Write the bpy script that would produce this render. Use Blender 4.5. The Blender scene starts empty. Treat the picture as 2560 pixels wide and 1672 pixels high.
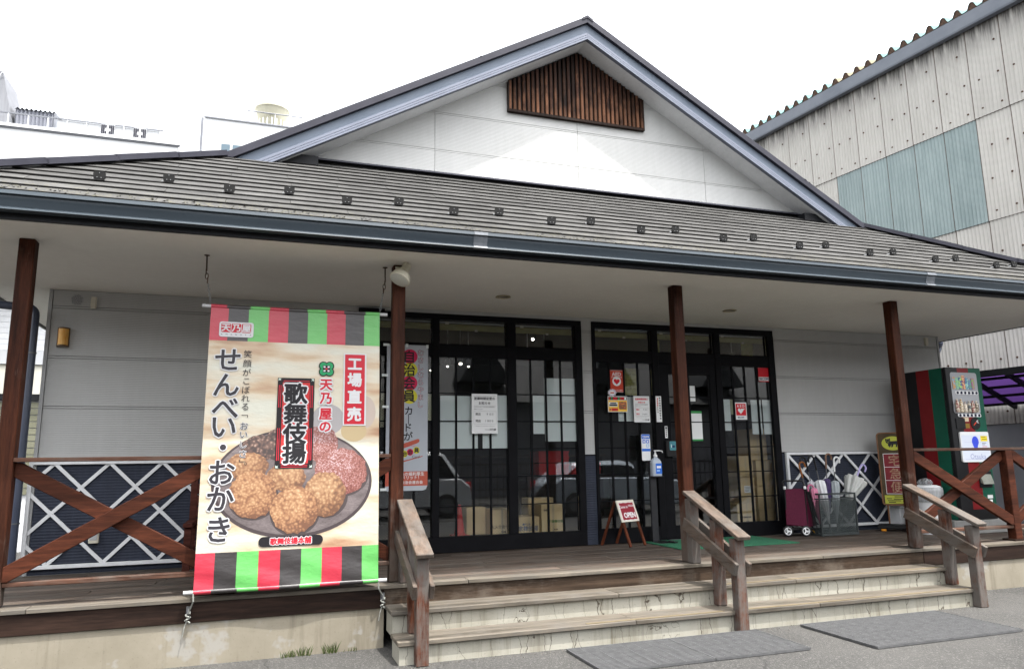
import bpy, math, random
from mathutils import Vector, Matrix
random.seed(7)
sc = bpy.context.scene
COL = sc.collection
R = math.radians

# ------------------------------------------------------------------ camera
CAM_LOC = Vector((0.105, -5.99, 0.909)); YAW, PITCH, ROLL = R(-18.943), R(9.982), R(0.881)
rot = Matrix.Rotation(YAW, 3, 'Z') @ Matrix.Rotation(PITCH, 3, 'X') @ Matrix.Rotation(ROLL, 3, 'Y')
cx, cf, cu = rot.col[0], rot.col[1], rot.col[2]
cam_d = bpy.data.cameras.new('camera'); cam = bpy.data.objects.new('camera', cam_d); COL.objects.link(cam)
cam.matrix_world = Matrix(((cx[0], cu[0], -cf[0], CAM_LOC[0]), (cx[1], cu[1], -cf[1], CAM_LOC[1]),
                           (cx[2], cu[2], -cf[2], CAM_LOC[2]), (0, 0, 0, 1)))
cam_d.sensor_fit = 'HORIZONTAL'; cam_d.sensor_width = 36.0; cam_d.lens = 1825.17 / 2560 * 36
cam_d.clip_start = 0.05; cam_d.clip_end = 800
sc.camera = cam

# ------------------------------------------------------------------ sky, sun, exposure
SUN_DIR = Vector((-0.152, 0.274, -0.882)).normalized()       # the way the light travels
w = bpy.data.worlds.new('World'); sc.world = w; w.use_nodes = True
nt = w.node_tree; bg = nt.nodes['Background']
sky = nt.nodes.new('ShaderNodeTexSky'); sky.sky_type = 'NISHITA'; sky.sun_disc = False
sky.sun_elevation = math.asin(-SUN_DIR.z); sky.sun_rotation = math.atan2(-SUN_DIR.x, -SUN_DIR.y)
sky.air_density = 1.0; sky.dust_density = 6.0; sky.ozone_density = 1.0
hs = nt.nodes.new('ShaderNodeHueSaturation'); hs.inputs['Saturation'].default_value = 0.20
nt.links.new(sky.outputs[0], hs.inputs['Color']); veil = nt.nodes.new('ShaderNodeMix'); veil.data_type = 'RGBA'; veil.blend_type = 'ADD'; veil.inputs['Factor'].default_value = 1.0   # thin even cloud veil
veil.inputs['B'].default_value = (1.62, 1.66, 1.70, 1); nt.links.new(hs.outputs[0], veil.inputs['A']); nt.links.new(veil.outputs['Result'], bg.inputs['Color'])
bg.inputs['Strength'].default_value = 0.15
sun_d = bpy.data.lights.new('sun', 'SUN'); sun_d.energy = 2.2; sun_d.angle = R(0.6); sun_d.color = (1.0, 0.965, 0.91)
sun = bpy.data.objects.new('sun', sun_d); COL.objects.link(sun)
sun.rotation_euler = (-SUN_DIR).to_track_quat('Z', 'Y').to_euler(); sun.location = (6, -8, 20)
vs = sc.view_settings; vs.view_transform = 'Standard'; vs.look = 'None'; vs.gamma = 1.0; vs.use_curve_mapping = False
vs.exposure = 1.9
sc.render.engine = 'CYCLES'; sc.cycles.use_denoising = True; sc.cycles.max_bounces = 10
sc.cycles.diffuse_bounces = 5; sc.cycles.transparent_max_bounces = 16; sc.cycles.sample_clamp_indirect = 8
sc.cycles.caustics_reflective = False; sc.cycles.caustics_refractive = False

# ------------------------------------------------------------------ helpers
def lin(c): c /= 255.0; return c / 12.92 if c <= 0.04045 else ((c + 0.055) / 1.055) ** 2.4
def S(r, g, b): return (lin(r), lin(g), lin(b))
MATS = {}
def newmat(name):
    m = bpy.data.materials.new(name); m.use_nodes = True; MATS[name] = m
    return m, m.node_tree, m.node_tree.nodes['Principled BSDF']
def flat(name, c, rough=0.55, metal=0.0, spec=0.2):
    if name in MATS: return MATS[name]
    m, t, p = newmat(name)
    p.inputs['Base Color'].default_value = (*c, 1); p.inputs['Roughness'].default_value = rough
    p.inputs['Metallic'].default_value = metal; p.inputs['Specular IOR Level'].default_value = spec
    return m
def nd(t, typ, **kw):
    n = t.nodes.new('ShaderNode' + typ)
    for k, v in kw.items():
        if k in n.inputs: n.inputs[k].default_value = v
        else: setattr(n, k, v)
    return n
def ramp(t, stops, fac):
    r = t.nodes.new('ShaderNodeValToRGB'); e = r.color_ramp.elements
    while len(e) < len(stops): e.new(0.5)
    for i, (p, c) in enumerate(stops): e[i].position = p; e[i].color = (*c, 1) if len(c) == 3 else c
    t.links.new(fac, r.inputs['Fac']); return r.outputs['Color']
def mixc(t, a, b, fac, mode='MIX'):
    n = t.nodes.new('ShaderNodeMix'); n.data_type = 'RGBA'; n.blend_type = mode
    for sock, v in ((n.inputs['A'], a), (n.inputs['B'], b), (n.inputs['Factor'], fac)):
        if hasattr(v, 'node'): t.links.new(v, sock)
        elif isinstance(v, (int, float)): sock.default_value = v
        else: sock.default_value = (*v, 1)
    return n.outputs['Result']
def mth(t, op, a, b=0.0, c=None):
    n = t.nodes.new('ShaderNodeMath'); n.operation = op
    for i, v in enumerate((a, b) if c is None else (a, b, c)):
        if hasattr(v, 'node'): t.links.new(v, n.inputs[i])
        else: n.inputs[i].default_value = v
    return n.outputs[0]
def coords(t, scale=(1, 1, 1), rand=False, kind='Object'):
    tc = t.nodes.new('ShaderNodeTexCoord'); src = tc.outputs[kind]
    if rand:
        oi = t.nodes.new('ShaderNodeObjectInfo'); v = t.nodes.new('ShaderNodeVectorMath'); v.operation = 'MULTIPLY_ADD'
        cb = t.nodes.new('ShaderNodeCombineXYZ')
        for i in range(3): t.links.new(oi.outputs['Random'], cb.inputs[i])
        t.links.new(cb.outputs[0], v.inputs[0]); v.inputs[1].default_value = (37, 53, 71); t.links.new(src, v.inputs[2]); src = v.outputs[0]
    mp = t.nodes.new('ShaderNodeMapping'); mp.inputs['Scale'].default_value = scale; t.links.new(src, mp.inputs['Vector'])
    return mp.outputs[0]
def noise(t, vec, scale, detail=5, rough=0.6):
    n = nd(t, 'TexNoise', Scale=scale, Detail=detail, Roughness=rough); t.links.new(vec, n.inputs['Vector']); return n.outputs['Fac']
def bump(t, p, h, strength, dist=0.01):
    b = nd(t, 'Bump', Strength=strength, Distance=dist); t.links.new(h, b.inputs['Height']); t.links.new(b.outputs[0], p.inputs['Normal'])
def randv(t, col, amt):
    oi = t.nodes.new('ShaderNodeObjectInfo'); h = t.nodes.new('ShaderNodeHueSaturation')
    t.links.new(mth(t, 'MULTIPLY_ADD', oi.outputs['Random'], amt, 1 - amt / 2), h.inputs['Value']); t.links.new(col, h.inputs['Color']); return h.outputs[0]
def pmat(name, c1, c2, scale=4, rough=0.6, stretch=(1, 1, 1), bmp=0.0, rand=0.0, metal=0.0, lo=0.3, hi=0.7, fine=0, spec=0.2, dist=0.01):
    if name in MATS: return MATS[name]
    m, t, p = newmat(name)
    v = coords(t, stretch, rand > 0); f = noise(t, v, scale)
    if fine:
        f2 = noise(t, v, scale * fine, 3); f = mth(t, 'ADD', mth(t, 'MULTIPLY', f, 0.6), mth(t, 'MULTIPLY', f2, 0.4))
    col = ramp(t, [(lo, c1), (hi, c2)], f)
    if rand: col = randv(t, col, rand)
    t.links.new(col, p.inputs['Base Color']); p.inputs['Roughness'].default_value = rough
    p.inputs['Metallic'].default_value = metal; p.inputs['Specular IOR Level'].default_value = spec
    if bmp: bump(t, p, f, bmp, dist)
    return m
def wood(name, dark, light, grey, axis, rough=0.6, rand=0.0, wz=None, gamt=0.4, bmp=0.35):
    """stained timber; grey weathering in patches, more of it near height wz"""
    if name in MATS: return MATS[name]
    m, t, p = newmat(name)
    st = {'x': (1.2, 14, 14), 'y': (14, 1.2, 14), 'z': (14, 14, 1.2)}[axis]
    v = coords(t, st, rand > 0)
    f = noise(t, v, 2.2, 8, 0.7); f2 = noise(t, v, 9, 4, 0.7)
    g = mth(t, 'ADD', mth(t, 'MULTIPLY', f, 0.65), mth(t, 'MULTIPLY', f2, 0.35))
    col = ramp(t, [(0.3, dark), (0.62, light)], g)
    bf = noise(t, coords(t, tuple(k * .3 for k in st), rand > 0), 1.9, 5, 0.7); bh = t.nodes.new('ShaderNodeHueSaturation')   # darker and paler lengths of grain
    bm_ = nd(t, 'MapRange'); t.links.new(bf, bm_.inputs['Value']); bm_.inputs['From Min'].default_value = 0.33; bm_.inputs['From Max'].default_value = 0.67; bm_.inputs['To Min'].default_value = 0.45; bm_.inputs['To Max'].default_value = 1.6
    t.links.new(bm_.outputs[0], bh.inputs['Value']); t.links.new(col, bh.inputs['Color']); col = bh.outputs[0]
    pv = coords(t, (1, 1, 1), rand > 0)
    pf = noise(t, pv, 3.0, 6, 0.65)
    wf = mth(t, 'SUBTRACT', pf, 1 - gamt)
    if wz:
        geo = t.nodes.new('ShaderNodeNewGeometry'); sx = t.nodes.new('ShaderNodeSeparateXYZ'); t.links.new(geo.outputs['Position'], sx.inputs[0])
        mr = nd(t, 'MapRange'); t.links.new(sx.outputs['Z'], mr.inputs['Value'])
        mr.inputs['From Min'].default_value = wz[1]; mr.inputs['From Max'].default_value = wz[0]
        wf = mth(t, 'ADD', wf, mth(t, 'MULTIPLY', mr.outputs[0], wz[2]))
    wf2 = nd(t, 'MapRange'); t.links.new(mth(t, 'ADD', wf, mth(t, 'MULTIPLY', mth(t, 'SUBTRACT', f2, 0.5), 0.5)), wf2.inputs['Value'])
    wf2.inputs['From Min'].default_value = -0.06; wf2.inputs['From Max'].default_value = 0.16
    gcol = mixc(t, grey, tuple(c * 0.55 for c in grey), f2)
    col = mixc(t, col, gcol, wf2.outputs[0])
    if rand: col = randv(t, col, rand)
    t.links.new(col, p.inputs['Base Color']); p.inputs['Roughness'].default_value = rough; p.inputs['Specular IOR Level'].default_value = 0.10
    bump(t, p, g, bmp, 0.004); return m
def siding(name, c, dirt, period=0.0165, strength=0.35, rand=0.05):
    m, t, p = newmat(name)
    v = coords(t, (1, 1, 1), False)
    wv = nd(t, 'TexWave', Scale=0.31416 / period, Distortion=0.6, bands_direction='Z', wave_profile='SIN'); wv.inputs['Detail Scale'].default_value = 3
    t.links.new(v, wv.inputs['Vector'])
    f = noise(t, v, 1.6, 6, 0.6); f2 = noise(t, coords(t, (9, 9, 1.0)), 1.5, 5, 0.7)
    col = ramp(t, [(0.35, dirt), (0.6, c)], mth(t, 'ADD', mth(t, 'MULTIPLY', f, 0.5), mth(t, 'MULTIPLY', f2, 0.5)))
    col = mixc(t, col, tuple(x * 0.8 for x in c), mth(t, 'MULTIPLY', mth(t, 'POWER', mth(t, 'SUBTRACT', 1.0, wv.outputs['Fac']), 4.0), 0.28))
    if rand: col = randv(t, col, rand)
    t.links.new(col, p.inputs['Base Color']); p.inputs['Roughness'].default_value = 0.65; p.inputs['Specular IOR Level'].default_value = 0.2
    bump(t, p, wv.outputs['Fac'], strength, 0.003); return m
def emis(name, c, s):
    m, t, p = newmat(name); p.inputs['Base Color'].default_value = (*c, 1)
    p.inputs['Emission Color'].default_value = (*c, 1); p.inputs['Emission Strength'].default_value = s; return m

class MB:
    """collects shapes in world metres and links them as ONE mesh object"""
    def __init__(s, xf=None): s.v = []; s.f = []; s.m = []; s.xf = xf
    def add(s, vs_, fs, mi=0):
        n = len(s.v); s.v += [Vector(q) for q in vs_]; s.f += [tuple(i + n for i in f) for f in fs]; s.m += [mi] * len(fs); return s
    def box(s, x0, x1, y0, y1, z0, z1, mi=0):
        return s.add([(x0, y0, z0), (x1, y0, z0), (x1, y1, z0), (x0, y1, z0), (x0, y0, z1), (x1, y0, z1), (x1, y1, z1), (x0, y1, z1)],
                     [(0, 3, 2, 1), (4, 5, 6, 7), (0, 1, 5, 4), (1, 2, 6, 5), (2, 3, 7, 6), (3, 0, 4, 7)], mi)
    def beam(s, a, b, wdt, hgt, up=(0, 0, 1), mi=0):
        a = Vector(a); b = Vector(b); d = (b - a).normalized(); up = Vector(up)
        sd = d.cross(up).normalized(); u = sd.cross(d).normalized(); q = []
        for p in (a, b):
            for i, j in ((-1, -1), (1, -1), (1, 1), (-1, 1)): q.append(p + sd * (i * wdt / 2) + u * (j * hgt / 2))
        return s.add(q, [(0, 1, 2, 3), (7, 6, 5, 4), (0, 4, 5, 1), (1, 5, 6, 2), (2, 6, 7, 3), (3, 7, 4, 0)], mi)
    def prism(s, poly, axis, a, b, mi=0, mside=None):
        n = len(poly)
        def P(p, k): return {'y': (p[0], k, p[1]), 'x': (k, p[0], p[1]), 'z': (p[0], p[1], k)}[axis]
        s.add([P(p, a) for p in poly] + [P(p, b) for p in poly], [tuple(range(n)), tuple(range(2 * n - 1, n - 1, -1))], mi)
        k = len(s.v) - 2 * n
        for i in range(n):
            j = (i + 1) % n; s.f.append((k + i, k + n + i, k + n + j, k + j)); s.m.append(mi if mside is None else mside)
        return s
    def tube(s, pts, r, n=8, closed=False, mi=0, cap=True):
        pts = [Vector(p) for p in pts]; m = len(pts); k0 = len(s.v); prev = None
        rr = r if isinstance(r, (list, tuple)) else [r] * m
        for i, p in enumerate(pts):
            if closed: d = (pts[(i + 1) % m] - pts[i - 1])
            else: d = (pts[min(i + 1, m - 1)] - pts[max(i - 1, 0)])
            d.normalize()
            if prev is None:
                ref = Vector((0, 0, 1)) if abs(d.z) < 0.9 else Vector((1, 0, 0)); a = d.cross(ref).normalized()
            else: a = (prev - d * prev.dot(d)).normalized()
            prev = a; b = d.cross(a)
            for j in range(n):
                t = 2 * math.pi * j / n; s.v.append(p + (a * math.cos(t) + b * math.sin(t)) * rr[i])
        for i in range(m if closed else m - 1):
            i2 = (i + 1) % m
            for j in range(n):
                j2 = (j + 1) % n; s.f.append((k0 + i * n + j, k0 + i * n + j2, k0 + i2 * n + j2, k0 + i2 * n + j)); s.m.append(mi)
        if cap and not closed:
            s.f.append(tuple(k0 + j for j in range(n - 1, -1, -1))); s.f.append(tuple(k0 + (m - 1) * n + j for j in range(n))); s.m += [mi, mi]
        return s
    def lathe(s, prof, c, axis=(0, 0, 1), n=20, mi=0, star=0.0, lobes=8):
        ax = Vector(axis).normalized(); ref = Vector((1, 0, 0)) if abs(ax.x) < 0.8 else Vector((0, 1, 0))
        a = (ref - ax * ref.dot(ax)).normalized(); b = ax.cross(a); c = Vector(c); k0 = len(s.v)
        for r, h in prof:
            for j in range(n):
                t = 2 * math.pi * j / n; q = r * (1 + star * math.cos(lobes * t)); s.v.append(c + ax * h + (a * math.cos(t) + b * math.sin(t)) * q)
        for i in range(len(prof) - 1):
            for j in range(n):
                j2 = (j + 1) % n; s.f.append((k0 + i * n + j, k0 + i * n + j2, k0 + (i + 1) * n + j2, k0 + (i + 1) * n + j)); s.m.append(mi)
        s.f.append(tuple(k0 + j for j in range(n - 1, -1, -1))); s.f.append(tuple(k0 + (len(prof) - 1) * n + j for j in range(n))); s.m += [mi, mi]
        return s
    def mesh(s, name, mats):
        me = bpy.data.meshes.new(name)
        vv = [s.xf @ q for q in s.v] if s.xf else s.v
        me.from_pydata([tuple(q) for q in vv], [], s.f); mats = mats if isinstance(mats, (list, tuple)) else [mats]
        for m in mats: me.materials.append(m)
        if len(mats) > 1: me.polygons.foreach_set('material_index', s.m)
        me.update(); return me
    def build(s, name, mats, parent=None, smooth=False, bev=0.0):
        return link(name, s.mesh(name, mats), parent, smooth, bev)
def link(name, me, parent=None, smooth=False, bev=0.0):
    o = bpy.data.objects.new(name, me); COL.objects.link(o)
    if smooth:
        me.polygons.foreach_set('use_smooth', [True] * len(me.polygons))
        if smooth != 2: me.set_sharp_from_angle(angle=R(40))
    if bev:
        b = o.modifiers.new('edge', 'BEVEL'); b.width = bev; b.segments = 1; b.limit_method = 'ANGLE'
    if parent: adopt(o, parent)
    return o
def adopt(o, parent):
    o.parent = parent; o.matrix_parent_inverse = Matrix.Translation(-parent.location)   # parts are built in world metres
def thing(name, label, cat, loc, group=None):
    o = bpy.data.objects.new(name, None); COL.objects.link(o); o.location = loc; o.empty_display_size = 0.1
    return tag(o, label, cat, group)
def tag(o, label, cat, group=None):
    o['label'] = label; o['category'] = cat
    if group: o['group'] = group
    return o
def struct(o): o['kind'] = 'structure'; return o
def inst(name, src, loc, parent, rz=0.0):
    """another object on the same mesh data, moved by loc"""
    o = bpy.data.objects.new(name, src.data if hasattr(src, 'data') else src); COL.objects.link(o)
    adopt(o, parent); o.location = loc; o.rotation_euler[2] = rz
    return o
def clip(poly, a, b, c):
    """keep the side a*x+b*y<=c of a 2D polygon"""
    out = []
    for i, p in enumerate(poly):
        q = poly[(i + 1) % len(poly)]; dp = a * p[0] + b * p[1] - c; dq = a * q[0] + b * q[1] - c
        if dp <= 0: out.append(p)
        if dp * dq < 0: t = dp / (dp - dq); out.append((p[0] + (q[0] - p[0]) * t, p[1] + (q[1] - p[1]) * t))
    return out
class Plane:
    """a flat print surface: origin o, directions u (right) and v (up), n towards the viewer"""
    def __init__(s, o, u=(1, 0, 0), v=(0, 0, 1)):
        s.o = Vector(o); s.u = Vector(u).normalized(); s.v = Vector(v).normalized(); s.n = s.u.cross(s.v)
    def __call__(s, a, b, lift=0.0): return s.o + s.u * a + s.v * b + s.n * lift
def text(body, size, mat, parent, pl, c, lift=0.001, vert=False, off=0.0, sx=1.0, ls=1.0, name='lettering', shear=0.0, align='CENTER'):
    """flat lettering centred on c; off thickens the strokes by laying shifted copies 0.02 mm apart"""
    cu_ = bpy.data.curves.new('txt', 'FONT'); cu_.body = '\n'.join(body) if vert else body; cu_.size = size
    cu_.align_x = align; cu_.resolution_u = 2; cu_.shear = shear
    if vert: cu_.space_line = ls
    ob = bpy.data.objects.new('txt', cu_); COL.objects.link(ob)
    dg = bpy.context.evaluated_depsgraph_get(); me = bpy.data.meshes.new_from_object(ob.evaluated_get(dg))
    bpy.data.objects.remove(ob); bpy.data.curves.remove(cu_)
    V = [v.co.copy() for v in me.vertices]; F = [tuple(p.vertices) for p in me.polygons]; bpy.data.meshes.remove(me)
    if not V: return None
    xs = [v.x for v in V]; ys = [v.y for v in V]
    mx = (min(xs) + max(xs)) / 2 if align == 'CENTER' else 0; my = (min(ys) + max(ys)) / 2
    sh = [(0, 0)]
    if off > 0: sh += [(off * math.cos(a), off * math.sin(a)) for a in [2 * math.pi * k / 8 for k in range(8)]]
    if off > size * .06: sh += [(off * .5 * math.cos(a), off * .5 * math.sin(a)) for a in [2 * math.pi * k / 4 + .4 for k in range(4)]]
    q = MB()
    for k, (dx, dy) in enumerate(sh): q.add([pl(c[0] + (v.x - mx) * sx + dx, c[1] + (v.y - my) + dy, lift + k * .00002) for v in V], F)
    return q.build(name, mat, parent)
def patch(pts, mat, parent, pl, lift=0.001, name='print', sub=0):
    """a flat printed polygon on plane pl"""
    return MB().add([pl(a, b, lift) for a, b in pts], [tuple(range(len(pts)))]).build(name, mat, parent)
def rect(x0, x1, z0, z1): return [(x0, z0), (x1, z0), (x1, z1), (x0, z1)]
def disc(c, rx, rz, n=28, jit=0.0, seed=0):
    rg = random.Random(seed); return [(c[0] + rx * (1 + jit * (rg.random() - .5)) * math.cos(2 * math.pi * i / n), c[1] + rz * (1 + jit * (rg.random() - .5)) * math.sin(2 * math.pi * i / n)) for i in range(n)]
def rrect(x0, x1, z0, z1, r, n=4):
    p = []
    for cx_, cz_, a0 in ((x1 - r, z0 + r, -90), (x1 - r, z1 - r, 0), (x0 + r, z1 - r, 90), (x0 + r, z0 + r, 180)):
        for i in range(n + 1): a = R(a0 + 90 * i / n); p.append((cx_ + r * math.cos(a), cz_ + r * math.sin(a)))
    return p

# ------------------------------------------------------------------ materials
GZ = -0.46                                                     # ground level; the deck top is z = 0
m_metal = pmat('gutter_metal', (0.0270, 0.0360, 0.0450), (0.0400, 0.0520, 0.0630), 3, 0.38, (0.3, 6, 6), spec=0.25)
m_dark = pmat('dark_fascia', (0.006, 0.0065, 0.008), (0.010, 0.0105, 0.0125), 5, 0.6, spec=0.2)
m_cap = pmat('roof_cap_metal', (0.0200, 0.0200, 0.0290), (0.0320, 0.0320, 0.0440), 4, 0.45)
m_rake = pmat('rake_fascia_metal', (0.1100, 0.1340, 0.1720), (0.1350, 0.1600, 0.2000), 2.5, 0.5)
m_rakelo = pmat('rake_trim_metal', (0.1350, 0.1500, 0.1900), (0.1600, 0.1750, 0.2180), 2.5, 0.5)
m_soffit = pmat('soffit_board', (0.80, 0.785, 0.73), (0.86, 0.845, 0.79), 2.2, 0.75, bmp=0.05, fine=8)
m_side = siding('white_siding', (0.445, 0.448, 0.440), (0.405, 0.407, 0.397))
m_navy = siding('navy_siding', (0.034, 0.040, 0.060), (0.020, 0.024, 0.036), 0.026, 0.9)
m_trim = pmat('corner_trim', (0.3600, 0.3650, 0.3650), (0.4200, 0.4250, 0.4250), 3, 0.6)
m_black = pmat('black_sash', (0.0035, 0.0035, 0.0045), (0.006, 0.006, 0.0075), 6, 0.6, spec=0.08)
m_white = pmat('white_paint', (0.62, 0.63, 0.64), (0.76, 0.77, 0.78), 6, 0.6, fine=6)
m_postw = wood('porch_post_wood', (0.006, 0.0026, 0.0018), (0.054, 0.0165, 0.0078), (0.115, 0.090, 0.074), 'z', wz=(-0.05, 0.85, 0.36), gamt=0.30, bmp=.6)
m_railx = wood('rail_wood', (0.011, 0.0038, 0.0024), (0.060, 0.0178, 0.0088), (0.100, 0.066, 0.050), 'x', gamt=0.20, rand=0.12)
m_railtop = wood('rail_top_wood', (0.040, 0.018, 0.012), (0.085, 0.044, 0.030), (0.11, 0.085, 0.07), 'x', gamt=0.45)
m_hand = wood('handrail_wood', (0.012, 0.0042, 0.0024), (0.090, 0.028, 0.0125), (0.125, 0.111, 0.100), 'z', gamt=0.58, rand=0.2, bmp=0.9)
m_handy = wood('handrail_cap_wood', (0.046, 0.032, 0.024), (0.104, 0.078, 0.061), (0.118, 0.107, 0.096), 'y', gamt=0.52, bmp=0.6)
m_deck = wood('deck_plank_wood', (0.045, 0.034, 0.028), (0.088, 0.068, 0.054), (0.110, 0.096, 0.082), 'x', gamt=0.50, rand=0.35, rough=0.62)
m_nose = wood('step_tread_wood', (0.064, 0.0545, 0.0435), (0.112, 0.098, 0.079), (0.122, 0.111, 0.096), 'x', gamt=0.48, rand=0.15)
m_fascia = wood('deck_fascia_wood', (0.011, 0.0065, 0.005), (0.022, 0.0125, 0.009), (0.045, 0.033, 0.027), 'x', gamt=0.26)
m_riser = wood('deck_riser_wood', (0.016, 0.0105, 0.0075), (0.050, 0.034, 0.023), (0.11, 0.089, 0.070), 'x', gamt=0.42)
m_slat = wood('vent_slat_wood', (0.005, 0.003, 0.0025), (0.038, 0.016, 0.010), (0.165, 0.076, 0.042), 'z', gamt=0.26, rand=0.9, wz=(4.9, 5.75, 0.42))
m_steel = pmat('galvanised_steel', (0.1000, 0.1030, 0.1060), (0.1500, 0.1530, 0.1560), 20, 0.5, metal=0.4)
m_rust_lapshade = pmat('rusty_iron_lap_shade', (0.03, 0.02, 0.015), (0.10, 0.06, 0.04), 30, 0.8)
m_rope = pmat('rope_fibre', (0.1600, 0.1650, 0.1500), (0.2500, 0.2520, 0.2300), 60, 0.9)
m_card = pmat('corrugated_card', (0.56, 0.41, 0.21), (0.66, 0.49, 0.27), 5, 0.8, rand=0.2, fine=6)
m_paper = flat('paper_white', (0.78, 0.79, 0.79), 0.6)
m_paperb = pmat('paper_back', (0.8000, 0.8600, 0.8500), (0.8600, 0.9100, 0.9000), 3, 0.7)
m_ink = flat('ink_black', (0.02, 0.02, 0.025), 0.6)
m_red = flat('print_red', S(206, 28, 44), 0.5)
m_plastic = flat('black_plastic', (0.012, 0.012, 0.013), 0.4)

def concrete(name, c1, c2, stain, crack=0.0, patchc=None):
    m, t, p = newmat(name)
    v = coords(t); f = noise(t, v, 2.0, 8, 0.65)
    col = ramp(t, [(0.35, c1), (0.65, c2)], f)
    st = noise(t, coords(t, (5.5, 5.5, 0.55)), 1.3, 6, 0.7)           # run-off streaks
    mr = nd(t, 'MapRange'); t.links.new(st, mr.inputs['Value']); mr.inputs['From Min'].default_value = 0.54; mr.inputs['From Max'].default_value = 0.72
    col = mixc(t, col, stain, mth(t, 'MULTIPLY', mr.outputs[0], 0.75))
    dr = noise(t, coords(t, (16, 16, .35)), 1.2, 5, 0.65); m2_ = nd(t, 'MapRange'); t.links.new(dr, m2_.inputs['Value']); m2_.inputs['From Min'].default_value = 0.60; m2_.inputs['From Max'].default_value = 0.70
    col = mixc(t, col, tuple(x * .8 for x in stain), mth(t, 'MULTIPLY', m2_.outputs[0], 0.55 if crack else 0.2))
    h = f
    if crack:
        dn = nd(t, 'TexNoise', Scale=9.0, Detail=3.0); t.links.new(v, dn.inputs['Vector'])
        vm = nd(t, 'VectorMath', operation='MULTIPLY_ADD'); t.links.new(dn.outputs['Color'], vm.inputs[0]); vm.inputs[1].default_value = (0.055, 0.055, 0.055)
        t.links.new(coords(t, (1, 0.001, 0.15)), vm.inputs[2])
        vo = nd(t, 'TexVoronoi', feature='DISTANCE_TO_EDGE', Scale=crack); t.links.new(vm.outputs[0], vo.inputs['Vector'])
        msk = noise(t, v, 1.1, 2)
        wd = mth(t, 'MULTIPLY', mth(t, 'MAXIMUM', mth(t, 'SUBTRACT', msk, 0.42), 0.0), 0.055)
        ln = nd(t, 'MapRange'); t.links.new(mth(t, 'DIVIDE', vo.outputs['Distance'], mth(t, 'ADD', wd, 0.0035)), ln.inputs['Value'])
        ln.inputs['From Min'].default_value = 0.25; ln.inputs['From Max'].default_value = 1.0
        col = mixc(t, (0.060, 0.048, 0.034), col, ln.outputs[0]); h = mth(t, 'ADD', f, ln.outputs[0])
    if patchc:
        pf = nd(t, 'MapRange'); t.links.new(noise(t, v, 1.15, 5, 0.75), pf.inputs['Value']); pf.inputs['From Min'].default_value = 0.56; pf.inputs['From Max'].default_value = 0.60
        col = mixc(t, col, patchc, pf.outputs[0])
    sp = noise(t, v, 70, 2)
    col = mixc(t, col, (0.06, 0.052, 0.04), mth(t, 'MULTIPLY', mth(t, 'GREATER_THAN', sp, 0.66), 0.25))
    t.links.new(col, p.inputs['Base Color']); p.inputs['Roughness'].default_value = 0.85; bump(t, p, h, 0.35, 0.006); return m
m_found = concrete('foundation_render', (0.165, 0.146, 0.108), (0.215, 0.192, 0.148), (0.11, 0.094, 0.066), 0, (0.225, 0.214, 0.188))
m_cstep = concrete('step_concrete', (0.225, 0.214, 0.172), (0.305, 0.294, 0.248), (0.115, 0.096, 0.062), 6.0)
m_block = concrete('plinth_concrete', (0.20, 0.20, 0.195), (0.28, 0.28, 0.27), (0.14, 0.14, 0.13), 0)

def asphalt():
    m, t, p = newmat('asphalt')
    v = coords(t); big = noise(t, v, 0.6, 5, 0.6); fine = noise(t, v, 95, 3, 0.7)
    vo = nd(t, 'TexVoronoi', Scale=120.0); t.links.new(v, vo.inputs['Vector'])
    g = mth(t, 'ADD', mth(t, 'MULTIPLY', fine, 0.6), mth(t, 'MULTIPLY', big, 0.4))
    col = ramp(t, [(0.36, (0.016, 0.0155, 0.0145)), (0.64, (0.052, 0.0502, 0.047))], g)
    sx = t.nodes.new('ShaderNodeSeparateColor'); t.links.new(vo.outputs['Color'], sx.inputs[0])
    col = mixc(t, col, (0.115, 0.112, 0.105), mth(t, 'MULTIPLY', mth(t, 'GREATER_THAN', sx.outputs[0], 0.88), 0.6))
    col = mixc(t, col, (0.015, 0.0145, 0.014), mth(t, 'MULTIPLY', mth(t, 'LESS_THAN', sx.outputs[1], 0.12), 0.5))
    st = nd(t, 'MapRange'); t.links.new(noise(t, v, 2.3, 5, 0.7), st.inputs['Value']); st.inputs['From Min'].default_value = 0.55; st.inputs['From Max'].default_value = 0.7
    col = mixc(t, col, (0.028, 0.0265, 0.0245), mth(t, 'MULTIPLY', st.outputs[0], 0.35))
    cn = nd(t, 'TexNoise', Scale=1.7, Detail=5.0); t.links.new(v, cn.inputs['Vector']); cv = nd(t, 'VectorMath', operation='MULTIPLY_ADD'); t.links.new(cn.outputs['Color'], cv.inputs[0]); cv.inputs[1].default_value = (.7, .7, .7); t.links.new(v, cv.inputs[2])
    ce = nd(t, 'TexVoronoi', feature='DISTANCE_TO_EDGE', Scale=0.42); t.links.new(cv.outputs[0], ce.inputs['Vector'])
    col = mixc(t, col, (.009, .0088, .0085), mth(t, 'MULTIPLY', mth(t, 'LESS_THAN', ce.outputs['Distance'], .0035), .7))
    lt = nd(t, 'MapRange'); t.links.new(noise(t, v, .9, 4, .6), lt.inputs['Value']); lt.inputs['From Min'].default_value = 0.5; lt.inputs['From Max'].default_value = 0.62
    col = mixc(t, col, (.062, .060, .055), mth(t, 'MULTIPLY', lt.outputs[0], .30))
    t.links.new(col, p.inputs['Base Color']); p.inputs['Roughness'].default_value = 0.88
    bump(t, p, mth(t, 'ADD', fine, mth(t, 'MULTIPLY', vo.outputs['Distance'], 1.5)), 0.55, 0.006); return m
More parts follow.
